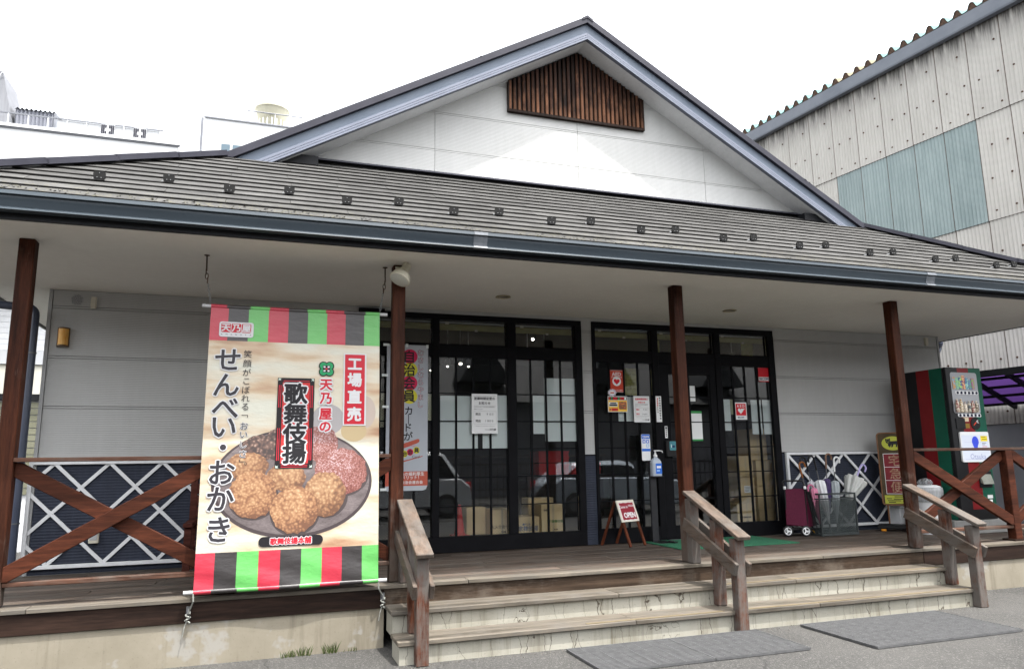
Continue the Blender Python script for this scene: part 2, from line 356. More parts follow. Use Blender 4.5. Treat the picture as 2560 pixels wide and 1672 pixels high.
def glassmat(name, wired):
    m, t, p = newmat(name); out = t.nodes['Material Output']; t.nodes.remove(p)
    fr = nd(t, 'Fresnel', IOR=1.52); tr = nd(t, 'BsdfTransparent', Color=(0.982, 0.995, 0.992, 1)); gl = nd(t, 'BsdfGlossy', Color=(1, 1, 1, 1), Roughness=0.0)
    mx = t.nodes.new('ShaderNodeMixShader'); t.links.new(mth(t, 'MULTIPLY', fr.outputs[0], 0.95), mx.inputs[0]); t.links.new(tr.outputs[0], mx.inputs[1]); t.links.new(gl.outputs[0], mx.inputs[2])
    last = mx
    if wired:
        df = nd(t, 'BsdfDiffuse', Color=(0.10, 0.11, 0.11, 1)); geo = t.nodes.new('ShaderNodeNewGeometry')
        fac = None
        for a in (50, -50):
            mp = t.nodes.new('ShaderNodeMapping'); mp.inputs['Rotation'].default_value = (0, R(a), 0); t.links.new(geo.outputs['Position'], mp.inputs['Vector'])
            wv = nd(t, 'TexWave', Scale=0.31416 / 0.022, bands_direction='X'); t.links.new(mp.outputs[0], wv.inputs['Vector'])
            q = mth(t, 'GREATER_THAN', wv.outputs['Fac'], 0.975); fac = q if fac is None else mth(t, 'MAXIMUM', fac, q)
        m2 = t.nodes.new('ShaderNodeMixShader'); t.links.new(mth(t, 'MULTIPLY', fac, 0.22), m2.inputs[0]); t.links.new(mx.outputs[0], m2.inputs[1]); t.links.new(df.outputs[0], m2.inputs[2]); last = m2
    t.links.new(last.outputs[0], out.inputs['Surface']); return m
m_glass = glassmat('wired_glass', True); m_clear = glassmat('clear_glass', False)

# ------------------------------------------------------------------ ground
g = MB().add([(-120, -120, GZ), (120, -120, GZ), (120, 120, GZ), (-120, 120, GZ)], [(0, 1, 2, 3)]).build('ground', asphalt()); struct(g)
mk = MB().add([(6.95, -1.62, GZ + .004), (8.6, -1.50, GZ + .004), (8.6, -1.36, GZ + .004), (6.95, -1.46, GZ + .004)], [(0, 1, 2, 3)]).build('road_marking', pmat('worn_road_paint', (0.1400, 0.1400, 0.1400), (0.2600, 0.2600, 0.2550), 14, 0.8)); struct(mk)

# ------------------------------------------------------------------ the shop
shop = thing('shop_building', 'white shop with grey gabled roof, slatted gable vent and timber porch posts', 'building', (3.6, 1.7, GZ))
YW = 1.708; XL, XR = -1.823, 9.113; HS = 2.58
WX0, WX1, DX0, DX1, OZ = 1.037, 3.596, 3.732, 6.29, 2.535
fw = MB()
for a, b in ((XL, WX0), (WX1, DX0), (DX1, XR)): fw.box(a, b, YW + .012, YW + .15, 0.0, HS + .1)
for a, b in ((WX0, WX1), (DX0, DX1)): fw.box(a, b, YW + .012, YW + .15, OZ, HS + .1)
fw = fw.build('front_wall', m_dark, shop)
rows = [0.99, 1.467, 1.932, 2.405, 2.577]
for a, b in ((XL + .034, WX0 - .003), (WX1 + .003, DX0 - .003), (DX1 + .003, XR - .034)):
    for i in range(4):
        z0 = rows[i] + (.004 if i == 0 else .021); z1 = rows[i + 1] - (.004 if i < 3 else 0)
        MB().box(a, b, YW - .004, YW + .012, z0, z1).build('siding_panel', m_side, fw, bev=.002)
        if i < 3: MB().box(a, b, YW - .003, YW + .012, rows[i + 1], rows[i + 1] + .017).build('joint_strip', m_side, fw)
    MB().box(a, b, YW - .008, YW + .012, 0.0, rows[0] - .012).build('base_siding', m_navy, fw)
for a, b in ((WX0, WX1), (DX0, DX1)): MB().box(a - .003, b + .003, YW - .004, YW + .012, OZ + .003, 2.577).build('siding_panel', m_side, fw)
for x in (XL, XR - .03): MB().box(x, x + .03, YW - .012, YW + .02, 0.0, 2.577).build('corner_trim', m_trim, fw)
sw = MB().box(XL, XL + .14, YW + .151, 14, 0, HS + .1).build('side_wall', m_side, shop)
sw = MB().box(XR - .14, XR, YW + .151, 14, 0, HS + .1).build('side_wall', m_side, shop)
MB().box(XL, XR, 14, 14.14, 0, HS + .1).build('back_wall', m_side, shop)
# soffit: one board field under the eaves, with a shallow joint line
so = MB()
so.box(-2.36, 9.54, -0.432, YW + .011, HS, HS + .03); so.box(-2.36, XL, YW + .012, 14.3, HS, HS + .03); so.box(XR, 9.54, YW + .012, 14.3, HS, HS + .03)
so.build('soffit', m_soffit, shop)
# fascia boards and gutters
fa = MB(); fa.box(-2.38, 9.56, -.468, -.434, HS - .006, 2.69); fa.box(-2.40, -2.362, -.46, 14.3, HS - .006, 2.69); fa.box(9.542, 9.58, -.46, 14.3, HS - .006, 2.69)
fa.build('fascia', m_dark, shop)
prof = [(-.474, 2.715), (-.474, 2.622), (-.50, 2.608), (-.528, 2.608), (-.552, 2.617), (-.541, 2.634), (-.532, 2.640), (-.536, 2.662), (-.546, 2.688), (-.550, 2.704), (-.548, 2.716), (-.569, 2.719), (-.563, 2.746), (-.548, 2.748), (-.535, 2.735), (-.50, 2.640), (-.486, 2.640), (-.482, 2.715)]
gu = MB(); gu.prism(prof, 'x', -2.46, 9.64); gu.build('gutter', m_metal, shop, smooth=True)
for gx in (1.66, 6.42):
    q = MB(); q.prism([(y - .004 if y < -.49 else y, z) for y, z in prof[:13]] + [(-.545, 2.752), (-.50, 2.752)], 'x', gx, gx + .115); q.build('gutter_joint', pmat('gutter_joint_metal', (0.0900, 0.1000, 0.1120), (0.1400, 0.1500, 0.1650), 25, 0.4), shop)
for sx_, xo in ((-1, -2.40), (1, 9.58)):
    q = MB(); q.prism([(xo + sx_ * (-(y) - .47), z) for y, z in prof], 'y', -.45, 14.3); q.build('gutter', m_metal, shop)
# roof planes
PM, PF = 0.568, 0.638; XC, ZE, YE = 3.594, 2.747, -0.531; ZR = ZE + PM * 5.982
YF, YG = 1.276, 1.55
zk = ZE + PF * (YF - YE); kx = (ZR - zk) / PM
def zfront(y): return ZE + PF * (y - YE)
def slatemat():
    m, t, p = newmat('roof_slate'); v = coords(t, (1, 1, 1), True); wv_ = coords(t)
    f = noise(t, v, 7, 6, .65); f2 = noise(t, v, 60, 3, .7); big = noise(t, coords(t, (1, 1, 1), False), 1.1, 4, .6)
    g_ = mth(t, 'ADD', mth(t, 'ADD', mth(t, 'MULTIPLY', f, .4), mth(t, 'MULTIPLY', f2, .3)), mth(t, 'MULTIPLY', big, .3))
    col = ramp(t, [(.36, (.020, .0197, .0190)), (.5, (.043, .0424, .0408)), (.64, (.072, .071, .0685))], g_)
    geo = t.nodes.new('ShaderNodeNewGeometry'); sx = t.nodes.new('ShaderNodeSeparateXYZ'); t.links.new(geo.outputs['Position'], sx.inputs[0])
    mr = nd(t, 'MapRange'); t.links.new(sx.outputs['Y'], mr.inputs['Value']); mr.inputs['From Min'].default_value = -.15; mr.inputs['From Max'].default_value = -.5
    ll = mth(t, 'MULTIPLY', mr.outputs[0], mth(t, 'GREATER_THAN', noise(t, geo.outputs['Position'], 26, 4, .75), .56))
    col = mixc(t, col, (.085, .080, .045), mth(t, 'MULTIPLY', ll, .6))          # lichen near the eave
    t.links.new(randv(t, col, .28), p.inputs['Base Color']); p.inputs['Roughness'].default_value = .9; p.inputs['Specular IOR Level'].default_value = .25; bump(t, p, g_, .4, .006); return m
m_slate = slatemat()
m_slate_edge = flat('slate_edge_dirt', (0.006, 0.0057, 0.0052), 0.9, 0, 0.1)
rf = MB()
e = 0.03
rf.add([(-2.388, YE + .05, ZE - e + .03), (9.576, YE + .05, ZE - e + .03), (XC + kx, YF, zk - e), (XC + kx - .4, YG + .02, zfront(YG) - e), (XC - kx + .4, YG + .02, zfront(YG) - e), (XC - kx, YF, zk - e)], [(0, 1, 2, 3, 4, 5)])
for s_ in (-1, 1):
    xo = XC + s_ * 5.982; p = [(xo, YE, ZE), (XC + s_ * kx, YF - .03, zk), (XC, YF - .03, ZR), (XC, 14.4, ZR), (xo, 14.4, ZE)]
    rf.add(p + [(a, b, c - .06) for a, b, c in p], [(0, 1, 2, 3, 4) if s_ < 0 else (4, 3, 2, 1, 0), (5, 6, 7, 8, 9)] + [(i, (i + 1) % 5, (i + 1) % 5 + 5, i + 5) for i in range(5)])
roof = rf.build('roof', m_slate, shop)
# slates of the front slope: courses along x, each piece cut at the hips
SL = math.sqrt(1 + PF * PF); exp_y = 0.1405
tilt = 0.0165
share = None
def slate_poly(x0, x1, y0, y1):
    p = rect(x0, x1, y0, y1)
    # hip lines: x = -2.388 + (y-YE)*mL etc.
    mL = (XC - kx + 2.388) / (YF - YE)
    p = clip(p, -1, mL, 2.388 + mL * YE); p = clip(p, 1, mL, 9.576 + mL * YE) if p else p
    return p
W_ = 0.91
for i in range(15):
    y0 = -0.505 + i * exp_y; y1 = min(y0 + exp_y * 1.25, YG + .0)
    if y0 > YG - .06: break
    x = -3.4 + (0.455 if i % 2 else 0.0) + random.uniform(-.03, .03)
    while x < 10.2:
        xa, xb = x + .0015, x + W_ - .0015; jit = random.uniform(-.006, .005); up_ = random.uniform(0, .0045)
        P = slate_poly(xa, xb, y0 + jit, y1); x += W_
        if len(P) < 3: continue
        def sz(a, b, up): return (a, b, zfront(b) - .012 + (tilt + up_) * (1 - (b - y0) / (y1 - y0)) + up)
        n = len(P); q = MB(); q.add([sz(a, b, .007) for a, b in P] + [sz(a, b, 0) for a, b in P], [tuple(range(n)), tuple(range(2 * n - 1, n - 1, -1))], 0)
        for k in range(n): q.f.append((k, k + n, (k + 1) % n + n, (k + 1) % n)); q.m.append(1)
        q.build('roof_slate', [m_slate, m_slate_edge], roof)
# lichen line and leaf litter along the eave
q = MB()
for k in range(420):
    a = random.uniform(-2.3, 9.4); b = YE + random.uniform(.0, .10) ** 1.0; r_ = random.uniform(.004, .013); z = zfront(b) + .012
    q.add([(a - r_, b, z), (a + r_ * random.random(), b - r_ * .7, z + .004), (a + r_, b + r_ * .4, z + .006), (a, b + r_, z + .003)], [(0, 1, 2, 3)])
q.build('leaf_litter', pmat('litter', (0.0400, 0.0340, 0.0160), (0.1100, 0.0850, 0.0400), 12, 0.9), roof)['kind'] = 'stuff'
# hip caps
for s_ in (-1, 1):
    a = Vector((XC + s_ * 5.99, YE - .02, ZE + .02)); b = Vector((XC + s_ * (kx - .02), YF - .0, zk + .025))
    q = MB(); L_ = 5
    for i in range(L_):
        p0 = a.lerp(b, i / L_); p1 = a.lerp(b, (i + 1) / L_ + (.004 if i < L_ - 1 else 0)); dz = Vector((0, 0, .004 * (i % 2)))
        q.beam(p0 + dz, p1 + dz, .13, .035); q.beam(p0 + dz + Vector((0, 0, .027)), p1 + dz + Vector((0, 0, .027)), .05, .03)
        q.lathe([(.008, 0), (.006, .012)], p0.lerp(p1, .5) + Vector((0.0, -.03, .015)), n=6)
    q.build('hip_cap', m_cap, roof)
# snow guards: alternate rows
def guard_mesh():
    q = MB(); q.prism(rrect(-.048, .048, 0.012, .072, .012, 2), 'y', -.006, .006); q.prism(rrect(-.040, .040, 0.0, .02, .006, 1), 'y', -.005, .012)
    for a in (-.016, .016): q.lathe([(.0028, 0), (.0028, .003)], (a, -.006, .02), (0, -1, 0), 6, 1)
    q.lathe([(.0028, 0), (.0028, .003)], (0, -.006, .06), (0, -1, 0), 6, 1)
    q.box(-.018, .018, .006, .10, .002, .006)
    q.add([(-.05, .008, .022), (-.05, .008, .006), (-.085, .05, .008)], [(0, 1, 2)], 1); q.add([(-.02, .006, .05), (-.02, .09, .035), (-.02, .006, .01)], [(0, 1, 2)])  # pale triangle has the shine of the bracket strap in its colour
    return q.mesh('snow_guard', [pmat('guard_iron', (0.0035, 0.0035, 0.0045), (0.0120, 0.0120, 0.0110), 25, 0.7, spec=.15), m_trim])
gm = guard_mesh(); xg = -1.126
for i in range(24):
    y = -0.078 - .002 * i if i % 2 == 0 else .06 - .0025 * i
    o = inst('snow_guard', gm, (xg + i * .4565, y, zfront(y) + .012), roof); o.scale = (.86, 1, .92)
# rake boards, caps and soffits of the gable
for s_ in (-1, 1):
    def X(d): return XC + s_ * d
    def edge(off): return [(X(0), ZR - off), (X((ZR - off - zk + .02) / PM), zk - .02)]
    def band(o0, o1, y0, y1, nm, mt):
        a, b = edge(o0), edge(o1); p = [a[0], a[1], b[1], b[0]]
        MB().prism(p if s_ > 0 else p[::-1], 'y', y0, y1).build(nm, mt, shop, bev=.002)
    band(-.014, .070, YF - .06, YF + .04, 'rake_cap', m_cap)
    band(.072, .185, YF - .02, YF + .012, 'rake_fascia', m_rake)
    band(.187, .218, YF - .034, YF + .012, 'rake_trim', m_rakelo)
    band(.223, .247, YF - .038, YF + .012, 'rake_trim', m_rakelo)
    band(.252, .276, YF - .042, YF + .012, 'rake_trim', m_rakelo)
    a, b = edge(.262), edge(.276)
    MB().prism([a[0], a[1], b[1], b[0]] if s_ > 0 else [b[0], b[1], a[1], a[0]], 'y', YF + .0125, YG + .02).build('rake_soffit', m_white, shop)
    for d in (1.32, 3.0):                                     # cap joints
        MB().beam((X(d), YF - .025, ZR + .011 - PM * d), (X(d + .03), YF - .025, ZR + .011 - PM * (d + .03)), .078, .006).build('cap_joint', m_cap, shop)
MB().prism([(XC - .07, ZR - .022), (XC, ZR + .022), (XC + .07, ZR - .022), (XC + .07, ZR - .05), (XC, ZR - .012), (XC - .07, ZR - .05)], 'y', YF - .068, YF + .3).build('ridge_cap', m_cap, shop)
# gable wall with its panels
zb = zfront(YG) + .02; AP = ZR - .276
tri = [(XC - (AP - zb) / PM, zb), (XC + (AP - zb) / PM, zb), (XC, AP)]
gw = MB().prism([(a, b) for a, b in tri], 'y', YG + .012, YG + .08).build('gable_wall', m_dark, shop)
gz = [zb, 4.362, 4.812, 5.262, 5.712, 6.2]; gx = [-1, 1.813, 3.562, 5.318, 9]
def in_tri(p):
    p = clip(p, 0, -1, -zb); p = clip(p, PM, 1, AP + PM * XC) if p else p; return clip(p, -PM, 1, AP - PM * XC) if p else p
for i in range(5):
    for j in range(4):
        P = in_tri(rect(gx[j] + .002, gx[j + 1] - .002, gz[i] + (.02 if i else 0), gz[i + 1] - .004))
        if len(P) > 2: MB().prism(P, 'y', YG - .004, YG + .012).build('siding_panel', m_side, gw)
        P = in_tri(rect(gx[j] + .002, gx[j + 1] - .002, gz[i + 1], gz[i + 1] + .016))
        if len(P) > 2: MB().prism(P, 'y', YG - .003, YG + .012).build('joint_strip', m_side, gw)
fl = MB(); fl.box(.38, 6.82, YG - .03, YG - .005, zb - .03, zb + .012); fl.beam((.35, YG - .06, zb - .035), (6.85, YG - .06, zb - .035), .10, .008)
fl.build('gable_flashing', pmat('flashing_metal', (0.0300, 0.0310, 0.0430), (0.0500, 0.0500, 0.0650), 6, 0.4), shop)
for s_ in (-1, 1):
    q = MB(); q.box(*sorted((XC + s_ * 3.05, XC + s_ * 3.45)), YF + .05, YG - .06, zk - .02, zk + .14); q.build('rake_foot', m_dark, shop)
# gable vent
gv = MB().prism(in_tri(rect(2.69, 4.45, 4.955, 6)), 'y', YG - .012, YG - .0045).build('gable_vent', m_dark, shop)
n_s = 31
for i in range(n_s):
    x = 2.70 + i * (4.432 - 2.70) / (n_s - 1); top = AP - PM * abs(x - XC) - .006 - .02
    q = MB().box(-.0165, .0165, -.0185, .0185, 0, top - 4.975).build('slat', m_slat, gv, bev=.003); q.location = (x, YG - .0315, 4.975)
    adopt(q, gv)
MB().box(2.672, 4.462, YG - .052, YG - .0045, 4.944, 4.974).build('bottom_rail', m_fascia, gv)
for x in (2.672, 4.446): MB().box(x, x + .016, YG - .052, YG - .0125, 4.975, AP - PM * abs(x - XC) - .03).build('side_rail', m_fascia, gv)
# porch posts
PX = [-1.623, 1.109, 3.812, 6.493, 9.22]
for x in PX: MB().box(x, x + .105, 0, .105, 0.002, HS - .001).build('post', m_postw, shop, bev=.006)
# downpipes
def arc(c, r, a0, a1, ux, uz, n=6): return [Vector(c) + Vector(ux) * (r * math.cos(R(a0 + (a1 - a0) * i / n))) + Vector(uz) * (r * math.sin(R(a0 + (a1 - a0) * i / n))) for i in range(n + 1)]
m_pipe = pmat('downpipe_pvc', (0.035, 0.045, 0.075), (0.05, 0.062, 0.095), 4, 0.35, spec=0.5)
dp = MB().tube([(-2.60, 1.6, 2.42)] + [(-2.0, 1.6, 2.375)] + arc((-1.965, 1.6, 2.305), .07, 90, 0, (1, 0, 0), (0, 0, 1)) + [(-1.895, 1.6, GZ)], .037, 14).build('downpipe', m_pipe, shop, smooth=True)
for z in (1.95, 0.45): MB().lathe([(.042, 0), (.042, .012)], (-1.895, 1.6, z), n=16).build('bracket', m_steel, dp)
dp = MB().tube([(9.70, 2.2, 2.60), (9.70, 2.2, 2.50), (9.66, 2.2, 2.44), (9.24, 2.2, 2.33), (9.19, 2.2, 2.28), (9.19, 2.2, GZ)], .034, 12).build('downpipe', m_pipe, shop, smooth=True)
MB().lathe([(.045, 0), (.06, .05), (.06, .09)], (9.70, 2.2, 2.53), n=14).build('outlet_cup', m_pipe, dp)

# ------------------------------------------------------------------ glazing
def sash(parent, x0, x1, rows_, nc, glass, mun=.020):
    """muntins and one pane per field between x0..x1"""
    cs = [x0 + (x1 - x0) * i / nc for i in range(nc + 1)]
    for i in range(1, nc): MB().box(cs[i] - mun / 2, cs[i] + mun / 2, YW + .012, YW + .038, rows_[0], rows_[-1]).build('muntin', m_black, parent)
    for z in rows_[1:-1]: MB().box(x0, x1, YW + .016, YW + .034, z - .006, z + .006).build('muntin', m_black, parent)
    for i in range(nc):
        for j in range(len(rows_) - 1): MB().box(cs[i] + .001, cs[i + 1] - .001, YW + .022, YW + .027, rows_[j] + .001, rows_[j + 1] - .001).build('pane', glass, parent)
RW = [.159, .465, .765, 1.065, 1.365, 1.665, 2.06]
win = MB()
win.box(WX0, WX1, YW - .02, YW + .07, 2.475, OZ); win.box(WX0, WX1, YW - .015, YW + .07, 2.06, 2.20); win.box(WX0, WX1, YW - .02, YW + .07, 0.0, .159)
for a, b in ((WX0, 1.085), (1.828, 1.905), (2.682, 2.785), (3.515, WX1)): win.box(a, b, YW - .024, YW + .072, .159, 2.475)
win.box(1.03, 1.30, YW - .06, YW - .021, 2.50, 2.55)
win = win.build('display_window', m_black, shop, bev=.003)
for a, b in ((1.085, 1.828), (1.905, 2.682), (2.785, 3.515)):
    sash(win, a, b, RW, 4, m_glass); MB().box(a + .001, b - .001, YW + .022, YW + .027, 2.201, 2.474).build('pane', m_clear, win)
dr = MB()
dr.box(DX0, DX1, YW - .02, YW + .07, 2.465, OZ); dr.box(DX0, DX1, YW - .015, YW + .07, 2.06, 2.20)
dr.box(DX0, 4.60, YW - .02, YW + .07, 0, .165); dr.box(5.407, DX1, YW - .02, YW + .07, 0, .165); dr.box(4.60, 5.407, YW - .02, YW + .07, 0, .03)
for a, b in ((DX0, 3.77), (4.518, 4.60), (5.395, 5.48), (6.20, DX1)): dr.box(a, b, YW - .024, YW + .072, .165 if not 4.5 < a < 4.55 else .03, 2.465)
dr = dr.build('entrance_doors', m_black, shop, bev=.003)
RD = [.165] + RW[1:]
sash(dr, 3.77, 4.518, RD, 4, m_glass); sash(dr, 5.48, 6.20, RD, 4, m_glass)
sl = MB(); sl.box(4.601, 4.73, YW - .012, YW + .05, .031, 2.059); sl.box(5.31, 5.394, YW - .012, YW + .05, .031, 2.059); sl.box(4.73, 5.31, YW - .012, YW + .05, .031, .165); sl.box(4.73, 5.31, YW - .012, YW + .05, 1.94, 2.059)
sl.build('sliding_leaf', m_black, dr, bev=.003)
sash(dr, 4.73, 5.31, [.165, .465, .765, 1.065, 1.365, 1.665, 1.94], 2, m_clear, .024)
for a, b in ((3.77, 4.518), (4.60, 5.395), (5.48, 6.20)): MB().box(a + .001, b - .001, YW + .022, YW + .027, 2.201, 2.464).build('pane', m_clear, dr)
MB().box(4.62, 5.10, YW - .05, YW - .021, .0, .012).build('threshold', m_steel, dr)

# ------------------------------------------------------------------ room behind the glass
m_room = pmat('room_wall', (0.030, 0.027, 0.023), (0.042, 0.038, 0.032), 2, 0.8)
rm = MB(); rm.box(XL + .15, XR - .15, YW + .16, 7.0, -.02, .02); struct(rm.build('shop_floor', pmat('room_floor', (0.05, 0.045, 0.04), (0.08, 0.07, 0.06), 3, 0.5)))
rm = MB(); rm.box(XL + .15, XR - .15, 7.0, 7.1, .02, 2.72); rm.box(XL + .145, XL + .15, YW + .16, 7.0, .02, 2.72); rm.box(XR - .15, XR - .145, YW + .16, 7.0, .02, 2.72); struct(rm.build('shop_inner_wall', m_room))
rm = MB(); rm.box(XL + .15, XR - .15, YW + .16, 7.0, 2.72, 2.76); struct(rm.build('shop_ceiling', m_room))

# ------------------------------------------------------------------ porch deck, steps
deck = thing('porch_deck', 'weathered timber porch deck on a beige rendered base along the shop front', 'deck', (3.6, .8, GZ))
DXA, DXB, YN = -2.6, 9.6, -0.112
y = YN; k = 0
while y < 1.69:
    wdt = .139; x = DXA - random.uniform(0, 2.5)
    y1 = min(y + wdt - .005, 1.698)
    while x < DXB:
        L_ = 3.0 + random.uniform(-.3, .5); a, b = max(x, DXA), min(x + L_ - .004, DXB)
        if b - a > .1: MB().box(a, b, y, y1, -.030, 0.0 - random.uniform(0, .0025)).build('deck_plank', m_deck if k else m_nose, deck, bev=.003)
        x += L_
    y += wdt; k += 1
q = MB(); q.box(DXA, DXB, -.06, 1.70, -.16, -.032); q.build('joist_box', m_dark, deck)
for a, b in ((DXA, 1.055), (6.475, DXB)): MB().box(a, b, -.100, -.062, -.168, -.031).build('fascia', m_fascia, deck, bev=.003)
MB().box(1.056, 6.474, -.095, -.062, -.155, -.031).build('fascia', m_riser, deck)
MB().box(DXA, 1.055, -.084, 1.7, GZ, -.169).build('foundation', m_found, deck); MB().box(6.475, DXB, -.084, 1.7, GZ, -.169).build('foundation', m_found, deck)
steps = thing('entrance_steps', 'two cracked concrete steps with timber treads below the entrance', 'steps', (3.76, -.4, GZ))
def tread(x0, x1, y0, y1, z):
    ym = (y0 + y1) / 2
    xs = [x0, x0 + 1.85, x0 + 3.6, x1]
    for i in range(3):
        MB().box(xs[i], xs[i + 1] - .003, y0, ym - .002, z - .032, z).build('tread_board', m_nose, steps, bev=.004)
        MB().box(xs[i], xs[i + 1] - .003, ym + .002, y1, z - .032, z - .001).build('tread_board', m_nose, steps, bev=.004)
tread(1.06, 6.475, -.674, -.372, -.300); tread(1.06, 6.475, -.395, -.097, -.145)
m_strip = pmat('nosing_strip', (0.1150, 0.0920, 0.0550), (0.1450, 0.1150, 0.0700), 8, 0.5)
for a, b, y0, z in ((2.5, 3.72, -.655, -.2995), (3.95, 6.38, -.655, -.2995), (3.95, 6.36, -.376, -.1445)): MB().box(a, b, y0, y0 + .028, z, z + .003).build('nosing_strip', m_strip, steps)
MB().box(1.075, 6.46, -.645, -.36, GZ, -.3325).build('riser', m_cstep, steps); MB().box(1.075, 6.46, -.365, -.0965, -.332, -.1775).build('riser', m_cstep, steps)

# ------------------------------------------------------------------ railings
def railing(x0, x1, mid, front, label):
    t = thing('porch_railing', label, 'railing', ((x0 + x1) / 2, .05, 0), 'crossed timber railings of the porch')
    MB().box(x0, x1, -.002, .095, .968, .998).build('top_rail', m_railtop, t, bev=.004)
    MB().box(x0, x1, .012, .085, .130, .162).build('bottom_rail', m_railtop, t, bev=.004)
    bays = [x0] + [v for m_ in mid for v in (m_ - .05, m_ + .05)] + [x1]
    for m_ in mid:
        MB().box(m_ - .05, m_ + .05, -.002, .098, .0, .966).build('baluster_post', m_railx, t, bev=.005)
        MB().box(m_ - .11, m_ + .17, -.03, .12, .001, .016).build('post_shoe', m_fascia, t)
    for i in range(0, len(bays), 2):
        a, b = bays[i], bays[i + 1]
        za, zb_ = .925, .205
        for d in (1, -1):
            yy = .022 if d == front else .066
            p, q_ = (a, zb_) if d > 0 else (a, za), (b, za) if d > 0 else (b, zb_)
            L2 = math.hypot(q_[0] - p[0], q_[1] - p[1]); nx, nz = -(q_[1] - p[1]) / L2 * .052, (q_[0] - p[0]) / L2 * .052
            ex, ez = (q_[0] - p[0]) / L2 * .06, (q_[1] - p[1]) / L2 * .06
            poly = [(p[0] - ex - nx, p[1] - ez - nz), (q_[0] + ex - nx, q_[1] + ez - nz), (q_[0] + ex + nx, q_[1] + ez + nz), (p[0] - ex + nx, p[1] - ez + nz)]
            for c_ in ((-1, 0, -a), (1, 0, b), (0, 1, .966), (0, -1, -.164)): poly = clip(poly, *c_)
            MB().prism(poly, 'y', yy - .0215, yy + .0215).build('cross_brace', m_railx, t, bev=.004)
    return t
railing(PX[0] + .106, PX[1] - .001, [-.20], 1, 'crossed timber railing left of the entrance, partly behind the tall food banner')
railing(PX[3] + .106, PX[4] - .001, [7.965], -1, 'crossed timber railing in front of the striped vending machine')
railing(-4.4, PX[0] - .001, [-3.0], 1, 'crossed timber railing left of the leftmost porch post')
def handrail(xc, label):
    t = thing('stair_handrail', label, 'handrail', (xc, -.4, GZ), 'sloping timber handrails of the entrance steps')
    MB().box(xc - .045, xc + .045, -.735, -.645, GZ, .268).build('newel_post', m_hand, t, bev=.006)
    MB().box(xc - .042, xc + .042, -.455, -.37, -.299, .40).build('middle_post', m_hand, t, bev=.006)
    MB().box(xc - .045, xc + .045, -.088, -.002, .001, .565).build('top_post', m_hand, t, bev=.006)
    sl_ = Vector((0, -.72, -.33)); up = Vector((1, 0, 0)).cross(sl_)
    MB().beam((xc, .0 - .001, .622), (xc, -.80, .622 - .80 * .43), .125, .034, (0, 0, 1)).build('cap_rail', m_handy, t, bev=.005)
    for s_ in (-1, 1):
        MB().beam((xc + s_ * .062, -.005, .350), (xc + s_ * .062, -.755, .028), .032, .105, (0, 0, 1)).build('side_board', m_handy, t, bev=.004)
    return t
handrail(1.222, 'grey weathered handrail right of the tall food banner')
handrail(3.852, 'reddish brown handrail in the middle of the entrance steps')
handrail(6.455, 'weathered handrail at the right end of the entrance steps')

# ------------------------------------------------------------------ white trellises on the dark wall base
def trellis(x0, x1, z0, z1, cp, cm, label):
    t = thing('wall_trellis', label, 'trellis', ((x0 + x1) / 2, YW, 0), 'white diamond trellises on the wall base')
    for p in ((x0, x1, z1 - .032, z1), (x0, x1, z0, z0 + .032), (x0, x0 + .032, z0 + .033, z1 - .033), (x1 - .032, x1, z0 + .033, z1 - .033)):
        MB().box(p[0], p[1], YW - .05, YW - .012, p[2], p[3]).build('frame_bar', m_white, t, bev=.002)
    hw = .015 * math.sqrt(2)
    for fam, c0, yy in ((1, cp, YW - .036), (-1, cm, YW - .022)):
        for k in range(-8, 12):
            c = c0 + k * .4425
            # band |x + fam*z - c| < hw, clipped to the frame
            P = rect(x0 + .03, x1 - .03, z0 + .03, z1 - .03)
            P = clip(P, 1, fam, c + hw); P = clip(P, -1, -fam, -(c - hw)) if len(P) > 2 else P
            if len(P) > 2 and max(a for a, b in P) - min(a for a, b in P) > .05: MB().prism(P, 'y', yy - .007, yy + .0068).build('slat', m_white, t)
    return t
trellis(-1.842, 1.0, .052, .990, -.673, -2.613, 'white diamond trellis left of the entrance behind the crossed railing')
trellis(6.335, 9.05, .060, .990, 7.318, 5.384, 'white diamond trellis right of the doors behind the umbrella stand')

# ------------------------------------------------------------------ steel grates in front of the steps
m_grate = pmat('grate_steel', (0.070, 0.071, 0.073), (0.110, 0.111, 0.113), 18, 0.55, metal=0.2)
def grate(x0, x1, y0, y1, label):
    t = thing('floor_grate', label, 'grate', ((x0 + x1) / 2, (y0 + y1) / 2, GZ), 'steel grates on the asphalt before the steps')
    q = MB(); n = int((y1 - y0) / .0275)
    for i in range(n + 1):
        yy = y0 + .003 + (y1 - y0 - .006) * i / n; q.box(x0 + .004, x1 - .004, yy - .0055, yy + .0055, GZ + .006, GZ + .020)
    b = q.build('bearing_bars', m_grate, t); b['kind'] = 'stuff'
    q = MB(); n = int((x1 - x0) / .1)
    for i in range(n + 1):
        xx = x0 + .004 + (x1 - x0 - .008) * i / n; q.box(xx - .003, xx + .003, y0, y1, GZ + .005, GZ + .0175)
    q.build('cross_rods', m_grate, t)['kind'] = 'stuff'
    for yy in (y0, y1): MB().box(x0, x1, yy - .003, yy + .003, GZ + .004, GZ + .0215).build('edge_bar', m_grate, t)
    for xx in (x0, x1): MB().box(xx - .003, xx + .003, y0 + .004, y1 - .004, GZ + .004, GZ + .0215).build('edge_bar', m_grate, t)
    MB().add([(x0, y0, GZ + .0035), (x1, y0, GZ + .0035), (x1, y1, GZ + .0035), (x0, y1, GZ + .0035)], [(0, 1, 2, 3)]).build('drip_tray', pmat('grate_contact_shade', (0.008, 0.008, 0.0075), (0.016, 0.0155, 0.015), 10, 0.9), t)  # near-black sheet puts contact shade into the gaps between bars
grate(2.295, 3.142, -1.362, -.732, 'steel floor grate before the middle of the steps, left one of the joined pair')
